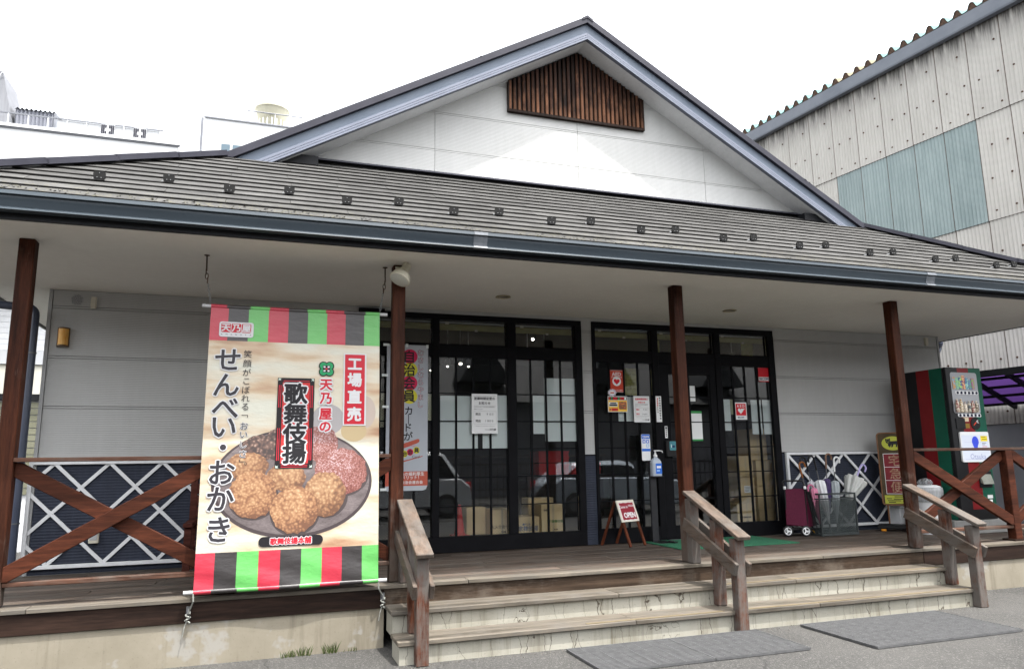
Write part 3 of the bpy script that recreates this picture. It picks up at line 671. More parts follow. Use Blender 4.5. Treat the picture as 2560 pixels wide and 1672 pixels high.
grate(3.150, 3.950, -1.362, -.732, 'steel floor grate below the middle handrail, right one of the joined pair')
grate(4.400, 5.860, -1.530, -.722, 'wide steel floor grate before the right half of the steps')

q = MB()
for k in range(900):
    if random.random() < .55: a = random.uniform(1.1, 6.6); b = -.66 - abs(random.gauss(0, .05))
    else: a = random.choice((random.uniform(-2.5, 1.05), random.uniform(6.5, 9.5))); b = -.09 - abs(random.gauss(0, .06))
    r_ = random.uniform(.002, .007); q.add([(a - r_, b, GZ), (a + r_, b - r_ * .5, GZ), (a, b + r_, GZ), (a, b, GZ + r_ * 1.1)], [(0, 1, 3), (1, 2, 3), (2, 0, 3)])
q = q.build('grit', pmat('grit_stone', (0.03, 0.028, 0.024), (0.16, 0.15, 0.13), 40, .9)); q['kind'] = 'stuff'; q['label'] = 'loose grit and small stones along the foot of the steps'
# ------------------------------------------------------------------ grass at the foot of the base
def tuft(x, n, h, label):
    q = MB()
    for k in range(n):
        a = random.uniform(0, 6.28); l = h * random.uniform(.3, .65); bx = x + random.uniform(-.05, .05); by = -.10 + random.uniform(-.02, .01)
        dx, dy = math.cos(a) * l * .5, math.sin(a) * l * .3 - .01; wv = .003
        q.add([(bx - wv, by, GZ), (bx + wv, by, GZ), (bx + dx * .5 + wv * .7, by + dy * .5, GZ + l * .6), (bx + dx * .5 - wv * .7, by + dy * .5, GZ + l * .6), (bx + dx, by + dy, GZ + l)], [(0, 1, 2, 3), (3, 2, 4)])
    tag(q.build('grass_tuft', pmat('grass_blade', (0.0300, 0.0520, 0.0120), (0.0850, 0.1000, 0.0350), 20, 0.7)), label, 'grass', 'weeds at the foot of the deck base')
tuft(.36, 26, .09, 'low grass tuft at the base below the banner, leftmost'); tuft(.48, 22, .13, 'tallest grass tuft at the base below the banner, middle one')
tuft(.66, 30, .15, 'grass tuft at the base below the banner, right one'); tuft(.80, 10, .07, 'small grass sprig nearest the left handrail')

# ------------------------------------------------------------------ things on the walls and ceiling
t = thing('wall_lamp', 'amber glass wall lamp on the siding left of the banner', 'lamp', (-1.675, YW, 2.06))
MB().box(-1.725, -1.625, YW - .018, YW - .004, 2.035, 2.215).build('back_plate', pmat('lamp_bronze', (0.10, 0.06, 0.03), (0.2, 0.12, 0.06), 12, 0.4), t)
q = MB(); hp = [(math.cos(R(a)) * .042, math.sin(R(a)) * .055) for a in range(180, 361, 20)]
q.prism([(-1.675 + a, YW - .018 + b) for a, b in hp], 'z', 2.05, 2.20)
q.build('shade', pmat('amber_glass', (0.75, 0.30, 0.04), (0.85, 0.55, 0.18), 6, 0.25, stretch=(8, 1, 1)), t, smooth=True)
q = MB(); q.prism([(-1.675 + a * 1.08, YW - .018 + b * 1.08) for a, b in hp], 'z', 2.2005, 2.212); q.prism([(-1.675 + a * 1.08, YW - .018 + b * 1.08) for a, b in hp], 'z', 2.036, 2.0495); q.build('end_cap', MATS['lamp_bronze'], t)
m_ivory = pmat('ivory_plastic', (0.55, 0.52, 0.42), (0.66, 0.62, 0.52), 8, 0.5)
for x, z, lb in ((-1.448, 2.47, 'small ivory sensor box high on the wall left of the banner'), (8.87, 2.50, 'small ivory sensor box high on the wall at the far right corner')):
    t = thing('sensor_box', lb, 'sensor', (x, YW, z)); MB().box(x - .024, x + .024, YW - .04, YW - .004, z - .05, z + .05).build('case', m_ivory, t, bev=.005); MB().box(x - .02, x + .02, YW - .036, YW - .01, z - .062, z - .0505).build('lens', m_ivory, t)
t = thing('wall_vent', 'round dotted vent plate high on the left wall', 'vent', (-1.59, YW, 2.489))
MB().lathe([(.055, 0), (.055, .006)], (-1.59, YW - .004, 2.489), (0, -1, 0), 24).build('plate', m_trim, t)
q = MB()
for k in range(34):
    r_ = .047 * math.sqrt((k + .5) / 34); a = k * 2.4; q.lathe([(.004, 0), (.004, .0015)], (-1.59 + r_ * math.cos(a), YW - .0101, 2.489 + r_ * math.sin(a)), (0, -1, 0), 6)
q.build('holes', m_dark, t)['kind'] = 'stuff'
t = thing('outlet_box', 'grey weatherproof outlet box low on the dark wall behind the left railing', 'outlet', (-1.285, YW, .3)); MB().box(-1.325, -1.245, YW - .058, YW - .0085, .255, .40).build('case', m_ivory, t, bev=.006); MB().box(-1.315, -1.255, YW - .064, YW - .0585, .285, .385).build('lid', m_trim, t)
for x, lb in ((2.384, 'recessed round downlight in the porch ceiling above the display window'), (5.096, 'recessed round downlight in the porch ceiling above the doors')):
    t = thing('ceiling_downlight', lb, 'light', (x, .91, HS), 'downlights in the porch ceiling')
    MB().lathe([(.075, 0), (.08, .006), (.062, .010), (.058, .002)], (x, .91, HS - .0005), (0, 0, -1), 28).build('trim_ring', pmat('brushed_ring', (0.42, 0.36, 0.22), (0.55, 0.48, 0.32), 12, 0.35, metal=.6), t, smooth=True)
    MB().lathe([(.056, 0), (.056, .003)], (x, .91, HS - .0005), (0, 0, -1), 24).build('lens', flat('lens_dark', (0.18, 0.17, 0.15), 0.3), t)
# spotlight at the top of the second post
t = thing('porch_spotlight', 'white outdoor spotlight clamped to the top of a porch post by the banner', 'light', (1.15, -.02, 2.5))
ax = Vector((-.45, -.25, -.85)).normalized(); c0 = Vector((1.205, -.085, 2.545))
m_spot = pmat('spot_enamel', (0.50, 0.47, 0.37), (0.66, 0.63, 0.52), 9, 0.4)
MB().lathe([(.034, -.02), (.036, .0), (.036, .055), (.040, .06)] , c0, ax, 22, star=.03, lobes=11).build('socket', m_spot, t, smooth=True)
MB().lathe([(.036, .061), (.058, .075), (.078, .10), (.082, .125)], c0, ax, 26).build('shade', m_spot, t, smooth=True)
MB().lathe([(.086, .1255), (.088, .128), (.088, .146), (.084, .150)], c0, ax, 28).build('rim_ring', m_spot, t, smooth=True)
MB().lathe([(.080, .1505), (.05, .158), (.01, .160)], c0, ax, 24).build('lens', flat('spot_lens', (0.55, 0.55, 0.5), 0.2), t, smooth=True)
MB().tube([(1.165, .0, 2.52), (1.165, -.04, 2.545), (1.185, -.07, 2.545), c0 + ax * .02], .011, 8).build('bracket_arm', m_spot, t); MB().box(1.125, 1.20, -.012, -.001, 2.47, 2.56).build('mount_plate', m_spot, t)

# ------------------------------------------------------------------ the big banner
ban = thing('food_banner', 'tall rice cracker banner with red, black and green stripe bands', 'banner', (.35, -.08, .02))
class BanPl:
    def __call__(s, x, z, lift=0.0):
        wv = .0055 * math.sin(4.1 * x + 1.7 * z) + .004 * math.sin(7.3 * z + 2.0 * x + 1) + .0025 * math.sin(13 * x - 3 * z) * math.exp(-((z - 2.0) / .3) ** 2)
        if z < .34: wv += .006 * math.sin(9 * x + 30 * (z - .1)) * (1 - z / .34)
        return Vector((x, -.163 + .076 * z - wv - lift, z))
bp = BanPl(); BX0, BX1, BZ0, BZ1 = -.302, 0.998, .045, 2.143
K_ = .50                                                     # vinyl ink reflectance
def SB(r, g, b): return tuple(c * K_ for c in S(r, g, b))
def vinyl(name, c, rough=0.42, pict=False):
    m, t_, p = newmat(name); v = coords(t_)
    f = noise(t_, coords(t_, (3, 3, 6)), 2.5, 4, 0.55)
    if pict:
        a = t_.nodes.new('ShaderNodeMapping'); a.inputs['Rotation'].default_value = (0, R(33), 0); a.inputs['Scale'].default_value = (0.9, 1, 3.6); t_.links.new(v, a.inputs['Vector'])
        n1 = noise(t_, a.outputs[0], 2.1, 3, 0.45); n2 = noise(t_, v, 1.6, 2, 0.4)
        col = ramp(t_, [(0.28, SB(178, 126, 92)), (0.40, SB(214, 186, 152)), (0.50, SB(228, 216, 194)), (0.66, SB(226, 228, 214))], n1)
        col = mixc(t_, col, SB(238, 222, 188), mth(t_, 'MULTIPLY', n2, 0.25)); t_.links.new(col, p.inputs['Base Color'])
    else: p.inputs['Base Color'].default_value = (*c, 1)
    p.inputs['Roughness'].default_value = rough; bump(t_, p, f, 0.25, 0.02); return m
b_red, b_blk, b_grn = vinyl('banner_red', SB(210, 52, 74)), vinyl('banner_black', SB(58, 54, 54)), vinyl('banner_green', SB(112, 204, 106))
b_pic = vinyl('banner_picture', None, .45, True)
bx = [BX0, -.173, -.024, .125, .276, .426, .575, .722, .873, BX1]
q = MB(); xs = []
for i in range(9):
    n_ = 6
    for j in range(n_): xs.append((bx[i] + (bx[i + 1] - bx[i]) * j / n_, i))
xs.append((BX1, 8)); zs = []
zc = [BZ0, .306, 1.872, BZ1]
for i, n_ in ((0, 14), (1, 70), (2, 14)):
    for j in range(n_): zs.append((zc[i] + (zc[i + 1] - zc[i]) * j / n_, i))
zs.append((BZ1, 2)); NX = len(xs)
q.v = [bp(x, z) for z, _ in zs for x, _ in xs]
for i in range(len(zs) - 1):
    for j in range(NX - 1):
        q.f.append((i * NX + j, i * NX + j + 1, (i + 1) * NX + j + 1, (i + 1) * NX + j)); q.m.append(3 if zs[i][1] == 1 else xs[j][1] % 3)
q.build('cloth', [b_red, b_blk, b_grn, b_pic], ban, smooth=2)
for z, nm in ((BZ1, 'top_bar'), (BZ0 - .002, 'bottom_bar')):
    MB().tube([bp(BX0 + (BX1 - BX0) * i / 20, z) + Vector((0, .012, 0)) for i in range(-1, 22)], .015, 10).build(nm, pmat('banner_tube', (0.3000, 0.3000, 0.3000), (0.4000, 0.4000, 0.4000), 10, 0.35), ban, smooth=True)
    hem = MB(); sg = [(BX0 + (BX1 - BX0) * i / 45) for i in range(46)]
    for i in range(45):
        col = max(k for k in range(9) if bx[k] <= (sg[i] + sg[i + 1]) / 2) % 3
        ring = [R(a) for a in range(-100, 101, 25)]; k0 = len(hem.v)
        for xx in (sg[i], sg[i + 1]):
            b_ = bp(xx, z) + Vector((0, .012, 0))
            for a in ring: hem.v.append(b_ + Vector((0, -.018 * math.cos(a), .018 * math.sin(a))))
        nr = len(ring)
        for a in range(nr - 1): hem.f.append((k0 + a, k0 + nr + a, k0 + nr + a + 1, k0 + a + 1)); hem.m.append(col)
    hem.build('hem', [b_red, b_blk, b_grn], ban, smooth=2)
def bpatch(pts, mat, lift, name='print'):
    """printed shape on the waving cloth: fan of small triangles"""
    n = len(pts); c = (sum(p[0] for p in pts) / n, sum(p[1] for p in pts) / n); q_ = MB(); rings = 7
    q_.v.append(bp(c[0], c[1], lift))
    for r_ in range(1, rings + 1):
        for a, b in pts: q_.v.append(bp(c[0] + (a - c[0]) * r_ / rings, c[1] + (b - c[1]) * r_ / rings, lift))
    for i in range(n): q_.f.append((0, 1 + i, 1 + (i + 1) % n)); q_.m.append(0)
    for r_ in range(rings - 1):
        for i in range(n): j = (i + 1) % n; q_.f.append((1 + r_ * n + i, 1 + (r_ + 1) * n + i, 1 + (r_ + 1) * n + j, 1 + r_ * n + j)); q_.m.append(0)
    return q_.build(name, mat, ban, smooth=2)
def dense(pts, d=.03):
    o = []
    for i, p in enumerate(pts):
        q_ = pts[(i + 1) % len(pts)]; n = max(1, int(math.hypot(q_[0] - p[0], q_[1] - p[1]) / d))
        for k_ in range(n): o.append((p[0] + (q_[0] - p[0]) * k_ / n, p[1] + (q_[1] - p[1]) * k_ / n))
    return o
def printed(name, stops, scale, hl=None, vs_=None, rough=.45):
    m, t_, p = newmat(name); v = coords(t_, vs_ or (1, 1, 1))
    dn = nd(t_, 'TexNoise', Scale=scale * .35, Detail=3.0); t_.links.new(v, dn.inputs['Vector'])
    vm = nd(t_, 'VectorMath', operation='MULTIPLY_ADD'); t_.links.new(dn.outputs['Color'], vm.inputs[0]); vm.inputs[1].default_value = (.03, .03, .03); t_.links.new(v, vm.inputs[2])
    vo = nd(t_, 'TexVoronoi', Scale=scale, feature='SMOOTH_F1'); t_.links.new(vm.outputs[0], vo.inputs['Vector'])
    f = mth(t_, 'ADD', mth(t_, 'MULTIPLY', vo.outputs['Distance'], 0.9), mth(t_, 'MULTIPLY', noise(t_, v, scale * .12, 4, 0.6), 0.6))
    if hl:      # the printed photo's own modelling of each cracker
        gc = t_.nodes.new('ShaderNodeTexCoord'); gs = t_.nodes.new('ShaderNodeSeparateXYZ'); t_.links.new(gc.outputs['Generated'], gs.inputs[0])
        dx = mth(t_, 'SUBTRACT', gs.outputs[0], .42); dz = mth(t_, 'SUBTRACT', gs.outputs[2], .64)
        rr = mth(t_, 'ADD', mth(t_, 'MULTIPLY', dx, dx), mth(t_, 'MULTIPLY', dz, dz))
        f = mth(t_, 'ADD', f, mth(t_, 'MULTIPLY', mth(t_, 'SUBTRACT', rr, .12), hl * 2.6))
    t_.links.new(ramp(t_, stops, f), p.inputs['Base Color']); p.inputs['Roughness'].default_value = rough; return m
pr_plate = pmat('print_plate', SB(78, 70, 70), SB(158, 146, 146), 7, .45, (1, 1, 2.2), lo=.25, hi=.75, fine=7)
pr_crk = printed('print_cracker', [(.15, SB(240, 214, 178)), (.42, SB(214, 172, 128)), (.70, SB(180, 130, 92)), (1.0, SB(126, 84, 60))], 58, .40)
pr_crk2 = printed('print_cracker_pale', [(.15, SB(230, 202, 162)), (.42, SB(202, 162, 120)), (.70, SB(168, 122, 86)), (1.0, SB(118, 80, 56))], 52, .40)
pr_sug = printed('print_sugar_cracker', [(.32, SB(226, 208, 214)), (.48, SB(196, 160, 160)), (.66, SB(164, 104, 94)), (.95, SB(126, 66, 56))], 95, .2)
pr_ses = printed('print_bean_cracker', [(.25, SB(210, 186, 168)), (.45, SB(166, 134, 118)), (.65, SB(104, 76, 66)), (.9, SB(60, 44, 40))], 48)
bpatch(dense(disc((.358, .79), .585, .405, 64)), flat('print_plate_rim', SB(84, 74, 76), .45), .0012, 'print_plate_rim')
bpatch(disc((.358, .795), .565, .385, 64), pr_plate, .0018, 'print_plate')
bpatch(disc((.885, 1.33), .085, .13, 24), flat('print_blur_pink', SB(212, 196, 184)), .0009, 'print_blur')
bpatch(disc((.60, 1.27), .125, .12, 24), flat('print_blur_blue', SB(186, 182, 182)), .0009, 'print_blur')
bpatch(disc((.80, 1.18), .10, .085, 24), flat('print_blur_tan', SB(214, 192, 150)), .0010, 'print_blur')
for c, rx, rz in (((.372, .560), .180, .16), ((.072, .682), .178, .16), ((.600, .675), .160, .155), ((.715, .84), .203, .165)): bpatch(disc(c, rx, rz, 36), flat('print_shadow', SB(88, 79, 79)), .0021, 'print_shadow')
for c, rx, rz, mt, lf, sd in (((.10, 1.05), .125, .10, pr_ses, .0024, 1), ((.24, 1.08), .10, .13, pr_ses, .0025, 2), ((.55, 1.08), .13, .14, pr_sug, .0025, 3), ((.705, .865), .20, .178, pr_sug, .0030, 4),
                              ((.018, .915), .150, .105, pr_crk2, .0031, 5), ((.30, .83), .142, .105, pr_crk2, .0033, 6), ((.588, .70), .158, .168, pr_crk2, .0037, 7), ((.066, .708), .172, .172, pr_crk, .0039, 8), ((.368, .588), .176, .17, pr_crk, .0044, 9)):
    bpatch(disc(c, rx, rz, 44, .10, sd), mt, lf, 'print_cracker')
pr_dk, pr_wh, pr_rd = flat('print_charcoal', SB(62, 60, 66), .45), flat('print_white', SB(236, 236, 238), .45), flat('print_crimson', SB(214, 44, 62), .45)
def btext(body, size, c, fill, edge_=None, ew=.008, vert=False, lift=.0052, ls=1.0, sx=1.0, off=0.0, shear=0.0):
    if edge_: text(body, size, edge_, ban, bp, c, lift, vert, off + ew, sx, ls, shear=shear, name='lettering_outline')
    return text(body, size, fill, ban, bp, c, lift + .0009, vert, off, sx, ls, shear=shear)
for ch, zc_ in zip('せんべい', (1.724, 1.528, 1.352, 1.206)): btext(ch, .20, (-.160, zc_), pr_dk, pr_wh, .009, off=.0035)
bpatch(disc((-.159, 1.058), .030, .030, 20), pr_wh, .0050); bpatch(disc((-.159, 1.058), .022, .022, 20), pr_dk, .0060)
for ch, zc_ in zip('おかき', (.875, .685, .468)): btext(ch, .20, (-.156, zc_), pr_dk, pr_wh, .009, off=.0035)
for ch, zc_ in zip('笑顔がこぼれる﹁おいしさ﹂。', (1.771, 1.698, 1.628, 1.558, 1.492, 1.427, 1.362, 1.290, 1.217, 1.150, 1.078, 1.008, .958, .935)):
    btext(ch, .064, (-.018 + (.022 if ch == '。' else 0), zc_), pr_dk, pr_wh if ch in 'おいしさ' else None, .003)
# plaque with the product name
bpatch(dense(rect(.212, .489, .895, 1.592)), flat('print_plaque', SB(34, 28, 30), .45), .0062, 'print_plaque')
bpatch(dense(rect(.250, .454, .932, 1.556)), flat('print_plaque_red', SB(214, 58, 58), .45), .0068, 'print_plaque')
for x in (.224, .237, .462, .475):
    for z0, z1 in ((1.36, 1.535), (.955, 1.20)): bpatch(dense(rect(x - .0028, x + .0028, z0, z1)), pr_rd, .0068)
for z in (.906, .919, 1.568): bpatch(dense(rect(.255, .45, z - .0025, z + .0025)), pr_rd, .0068)
for x, z, sx_, sz_ in ((.217, 1.588, 1, -1), (.484, 1.588, -1, -1), (.217, .899, 1, 1), (.484, .899, -1, 1)): bpatch([(x, z), (x + .022 * sx_, z), (x + .014 * sx_, z + .009 * sz_), (x + .020 * sx_, z + .02 * sz_), (x + .009 * sx_, z + .013 * sz_), (x, z + .022 * sz_)][::(1 if sx_ * sz_ > 0 else -1)], flat('print_mint', SB(206, 226, 214)), .0072)
for ch, zc_ in zip('歌舞伎揚', (1.470, 1.312, 1.160, 1.012)): btext(ch, .165, (.350, zc_), flat('print_black', SB(36, 34, 38), .45), pr_wh, .011, lift=.0076, off=.006, sx=1.08)
for ch, zc_ in zip('天乃屋の', (1.543, 1.435, 1.312, 1.212)): btext(ch, .098, (.578, zc_), pr_rd, pr_wh, .011, lift=.0054, off=.0035)
bpatch(dense(rect(.712, .892, 1.221, 1.803)), pr_wh, .0052); bpatch(dense(rect(.722, .880, 1.232, 1.794)), pr_rd, .0058)
for ch, zc_ in zip('工場直売', (1.716, 1.587, 1.452, 1.312)): btext(ch, .115, (.800, zc_), pr_wh, None, lift=.0060, off=.0045)
# clover emblem
eg, ek = flat('print_clover', SB(44, 168, 106), .45), MATS['print_black']
for i in range(4):
    a = R(45 + 90 * i); c = (.578 + .034 * math.cos(a), 1.671 + .034 * math.sin(a)); bpatch(disc(c, .036, .036, 20), ek, .0052); bpatch(disc(c, .028, .028, 18), eg, .0058)
bpatch(rect(.550, .606, 1.643, 1.699), ek, .0062); bpatch(rect(.555, .601, 1.648, 1.694), pr_wh, .0066)
for i in range(4):
    a = R(90 * i); bpatch([(.578 + .010 * math.cos(a + .9), 1.671 + .010 * math.sin(a + .9)), (.578 + .026 * math.cos(a + .35), 1.671 + .026 * math.sin(a + .35)), (.578 + .026 * math.cos(a - .35), 1.671 + .026 * math.sin(a - .35)), (.578 + .010 * math.cos(a - .9), 1.671 + .010 * math.sin(a - .9))][::-1], ek, .0070)
bpatch(disc((.578, 1.671), .009, .009, 10), pr_rd, .0074)
# logo tile and pill
bpatch(dense(rrect(-.234, .016, 1.902, 2.022, .018)), pr_wh, .0052, 'print_tile')
for i, ch in enumerate('天乃屋'):
    x0 = -.221 + i * .0745; bpatch(dense(rrect(x0, x0 + .070, 1.938, 2.010, .008, 2)), pr_rd, .0058); btext(ch, .068, (x0 + .035, 1.974), pr_wh, None, lift=.0060, off=.0022)
for i, ch in enumerate('AMANOYA'): btext(ch, .018, (-.214 + i * .0347, 1.921), pr_dk, None, lift=.0056)
bpatch(dense(rrect(.119, .580, .331, .402, .035, 6)), MATS['print_black'], .0062, 'print_pill')
for i, ch in enumerate('歌舞伎揚本舗'): btext(ch, .050, (.226 + i * .049, .367), pr_rd, pr_wh, .0055, lift=.0066, off=.002)
# hanging hooks, chains and ropes
def chain(x, y, x2, y2, z2, label):
    t_ = thing('hanging_chain', label, 'chain', (x, y, HS), 'rusty chains holding up the banner')
    MB().lathe([(.022, 0), (.02, .004)], (x, y, HS - .0005), (0, 0, -1), 12).build('ceiling_plate', m_rust_lapshade, t_)
    MB().tube([(x, y, HS - .003), (x + .003, y, HS - .13)], .006, 8).build('eye_rod', m_rust_lapshade, t_)
    z = HS - .135; n = 0; tot = z - z2
    while z > z2 + .03:
        k_ = (HS - .135 - z) / tot; xx, yy = x + (x2 - x) * k_, y + (y2 - y) * k_; big = n < 3; h = .024 if big else .013; r_ = .0038 if big else .0022
        u = (Vector((1, 0, 0)) if n % 2 else Vector((0, 1, 0))) * (.011 if big else .006)
        MB().tube([Vector((xx, yy, z)) + u * math.cos(a) + Vector((0, 0, h * math.sin(a))) for a in [2 * math.pi * i / 10 for i in range(10)]], r_, 5, closed=True).build('chain_link', m_rust_lapshade if big else m_steel, t_)
        z -= h * 1.65; n += 1
    return t_
tl, tr_ = bp(BX0, BZ1), bp(BX1, BZ1)
chain(-.362, .119, tl.x, tl.y + .012, BZ1, 'rusty hook and chain at the upper left banner corner'); chain(1.055, .111, tr_.x, tr_.y + .012, BZ1, 'rusty hook and chain at the upper right banner corner')
def tie(p0, hook, label):
    t_ = thing('tie_rope', label, 'rope', hook, 'ropes tying down the banner'); h = Vector(hook); p0 = Vector(p0)
    MB().tube([p0, p0 + Vector((.004, .0, -.06)), p0.lerp(h, .7) + Vector((.006, 0, -.02)), h], .006, 6).build('cord', m_rope, t_)
    MB().tube([h + Vector((.016 * math.sin(i * 1.1), -.014 + .010 * math.cos(i * 1.7), -.006 * i)) for i in range(14)], .006, 6).build('knot', m_rope, t_)
    MB().tube([h + Vector((-.005, -.012, -.06)), h + Vector((-.02, -.015, -.11)), h + Vector((-.03, -.012, -.17))], .004, 5).build('loose_end', m_rope, t_)
    MB().box(h.x - .014, h.x + .014, h.y - .001, h.y + .012, h.z - .03, h.z + .03).build('hook_plate', m_steel, t_); MB().tube([h + Vector((0, -.002, .02)), h + Vector((0, -.022, .015)), h + Vector((0, -.026, -.01)), h + Vector((0, -.01, -.022))], .004, 6).build('hook', m_steel, t_)
bl, br_ = bp(BX0, BZ0), bp(BX1, BZ0)
tie(bl, (-.330, -.113, -.085), 'pale rope tied below the lower left banner corner'); tie(br_, (1.040, -.113, -.085), 'pale rope tied below the lower right banner corner')

# ------------------------------------------------------------------ notices and posters on the glass
YS = YW + .018                                               # just outside the panes
def sheet(name, label, cat, x0, x1, z0, z1, y=YS, mat=None, th=.0015, group=None, tilt=0.0):
    t_ = thing(name, label, cat, ((x0 + x1) / 2, y, z0), group)
    u = Vector((math.cos(tilt), 0, math.sin(tilt))); v = Vector((-math.sin(tilt), 0, math.cos(tilt)))
    pl = Plane((x0, y - th, z0), u, v); W, H = x1 - x0, z1 - z0
    pts = [pl(0, 0), pl(W, 0), pl(W, H), pl(0, H)]
    MB().add(pts + [p + Vector((0, th, 0)) for p in pts], [(0, 1, 2, 3), (7, 6, 5, 4), (0, 4, 5, 1), (1, 5, 6, 2), (2, 6, 7, 3), (3, 7, 4, 0)]).build('sheet', mat or m_paper, t_)
    return t_, pl, W, H
YO = YW - .03
def hours(label, x0, x1, z0, z1, col):
    t_, pl, W, H = sheet('hours_notice', label, 'notice', x0, x1, z0, z1, y=YW - .026)
    k = W / .29; c = W / 2
    text('営業時間変更の', .034 * k, col, t_, pl, (c, H - .050 * k), off=.0008); text('お知らせ', .034 * k, col, t_, pl, (c, H - .100 * k), off=.0008)
    for z in (H - .024 * k, H - .128 * k): patch(rect(.02 * k, W - .02 * k, z - .0008, z + .0008), m_ink, t_, pl, name='rule_line')
    text('5月1日(土)より下記の通り営業時間を', .0142 * k, m_ink, t_, pl, (.025 * k, H - .142 * k), align='LEFT'); text('変更いたします', .0142 * k, m_ink, t_, pl, (.025 * k, H - .165 * k), align='LEFT')
    for z in (H - .188 * k, H - .322 * k): patch(rect(.022 * k, W - .014 * k, z - .0007, z + .0007), m_ink, t_, pl, name='rule_line')
    for x in (.022 * k, W - .014 * k): patch(rect(x - .0007, x + .0007, H - .322 * k, H - .188 * k), m_ink, t_, pl, name='rule_line')
    text('開店', .030 * k, col, t_, pl, (.072 * k, H - .218 * k), off=.0004); text('9 :0 0', .034 * k, m_ink, t_, pl, (W - .085 * k, H - .218 * k))
    text('閉店', .030 * k, col, t_, pl, (.072 * k, H - .290 * k), off=.0004); text('1 8:0 0', .034 * k, m_ink, t_, pl, (W - .093 * k, H - .290 * k))
    text('ご不便をおかけいたしますがよろしくお願いします', .0098 * k, m_ink, t_, pl, (c, H - .344 * k)); text('株式会社', .0125 * k, m_ink, t_, pl, (W - .115 * k, H - .383 * k)); text('天乃屋', .024 * k, m_ink, t_, pl, (W - .055 * k, H - .383 * k), off=.0008)
hours('white opening hours notice with black lettering on the display window', 2.261, 2.555, 1.230, 1.661, m_ink)
hours('white opening hours notice with red heading on the left door sash', 4.235, 4.446, 1.358, 1.665, m_red)
YI = YW + .033                                               # just inside the panes
def pap(x0, x1, z0, z1, lb, mat=None): sheet('taped_paper', lb, 'paper', x0, x1, z0, z1, y=YI, mat=mat or m_paperb)
pap(1.925, 2.345, 1.072, 1.640, 'left blank paper taped inside the middle display pane'); pap(2.40, 2.688, 1.072, 1.652, 'right blank paper taped inside the middle display pane behind the hours notice')
pap(3.137, 3.512, 1.144, 1.858, 'tall blank paper inside the right display pane'); pap(2.995, 3.13, 1.228, 1.660, 'narrow blank paper left of the tall one in the right display pane')
pap(4.14, 4.262, 1.361, 1.664, 'grey paper partly behind the red headed hours notice'); pap(4.062, 4.136, 1.365, 1.477, 'small grey paper below the colourful flyer')
pap(5.510, 5.610, 1.262, 1.648, 'narrow blank paper at the left edge of the right door sash'); pap(5.915, 6.066, 1.218, 1.645, 'blank paper right of the heart sticker'); pap(6.090, 6.198, 1.218, 1.647, 'blank paper at the right edge of the right door sash')
pap(5.613, 5.672, 1.46, 1.648, 'olive paper scrap beside the heart sticker', pmat('olive_paper', (0.36, 0.37, 0.24), (0.42, 0.43, 0.29), 5, .7))
pap(1.79, 1.826, 1.36, 1.66, 'strip of cream paper beside the hanging flag', pmat('cream_paper', (0.62, 0.60, 0.42), (0.7, 0.68, 0.5), 5, .7)); pap(1.10, 1.32, 1.30, 1.66, 'cream paper at the banner edge behind the glass', MATS['cream_paper'])
t_, pl, W, H = sheet('green_edged_poster', 'white poster with green top and bottom edges on the sliding door', 'poster', 4.94, 5.183, 1.140, 1.498, y=YW + .02)
gr = flat('poster_green', S(62, 150, 84)); patch(rect(0, W, 0, .02), gr, t_, pl); patch(rect(0, W, H - .028, H), gr, t_, pl)
sheet('door_paper', 'small white paper high on the sliding door beside the middle post', 'paper', 4.93, 5.108, 1.616, 1.806, y=YW + .02)
def heart(c, s): return [(c[0] + s * .062 * 16 * math.sin(a) ** 3, c[1] + s * .062 * (13 * math.cos(a) - 5 * math.cos(2 * a) - 2 * math.cos(3 * a) - math.cos(4 * a))) for a in [-2 * math.pi * i / 40 for i in range(40)]][::-1]
m_or = flat('aed_orange', S(196, 66, 44))
t_, pl, W, H = sheet('heart_sticker', 'orange and white heart rescue poster at the left door sash', 'sticker', 3.962, 4.126, 1.711, 1.970, y=YW + .01, mat=m_or)
text('AED', .062, m_paper, t_, pl, (W / 2, H - .047), off=.0015); text('自動体外式除細動器', .0155, m_paper, t_, pl, (W / 2, H - .083)); patch(disc((W / 2, .128), .056, .056, 28), m_paper, t_, pl, .001); patch(heart((W / 2, .126), .04), m_red, t_, pl, .002); patch([(W / 2 + .012, .15), (W / 2 + .03, .165), (W / 2 + .022, .148), (W / 2 + .034, .146)][::-1], m_paper, t_, pl, .003)
text('設置しています', .021, m_paper, t_, pl, (W / 2, .022), off=.0004)
for z in (.004, H - .004): patch(rect(.003, W - .003, z - .0015, z + .0015), m_paper, t_, pl)
t_, pl, W, H = sheet('heart_sticker', 'red and white heart sticker on the right door sash', 'sticker', 5.668, 5.832, 1.397, 1.611, y=YW + .01)
patch(rect(.006, W - .012, .052, H - .016), m_red, t_, pl, .0006); text('A E D', .046, m_paper, t_, pl, (W / 2 - .004, H - .045), .0012, off=.0012); patch(heart((W / 2 - .008, .110), .040), m_paper, t_, pl, .0012); patch([(W / 2 + .016, .13), (W / 2 + .05, .143), (W / 2 + .048, .126), (W / 2 + .026, .114)][::-1], m_paper, t_, pl, .0014); text('SECOM', .028, flat('label_blue', S(36, 60, 96)), t_, pl, (W / 2 - .012, .028), off=.001)
t_, pl, W, H = sheet('security_sticker', 'red security company sticker at the top of the right door sash', 'sticker', 6.047, 6.20, 1.877, 2.055, y=YW + .01, mat=m_red)
patch(rect(.0, W, .012, .060), m_paper, t_, pl, .0006); text('SECOM', .043, MATS['label_blue'], t_, pl, (W / 2, .036), .0012, off=.0016)
t_, pl, W, H = sheet('food_flyer', 'yellow and orange bento flyer on the left door sash', 'flyer', 3.902, 4.155, 1.476, 1.660, y=YW - .024)
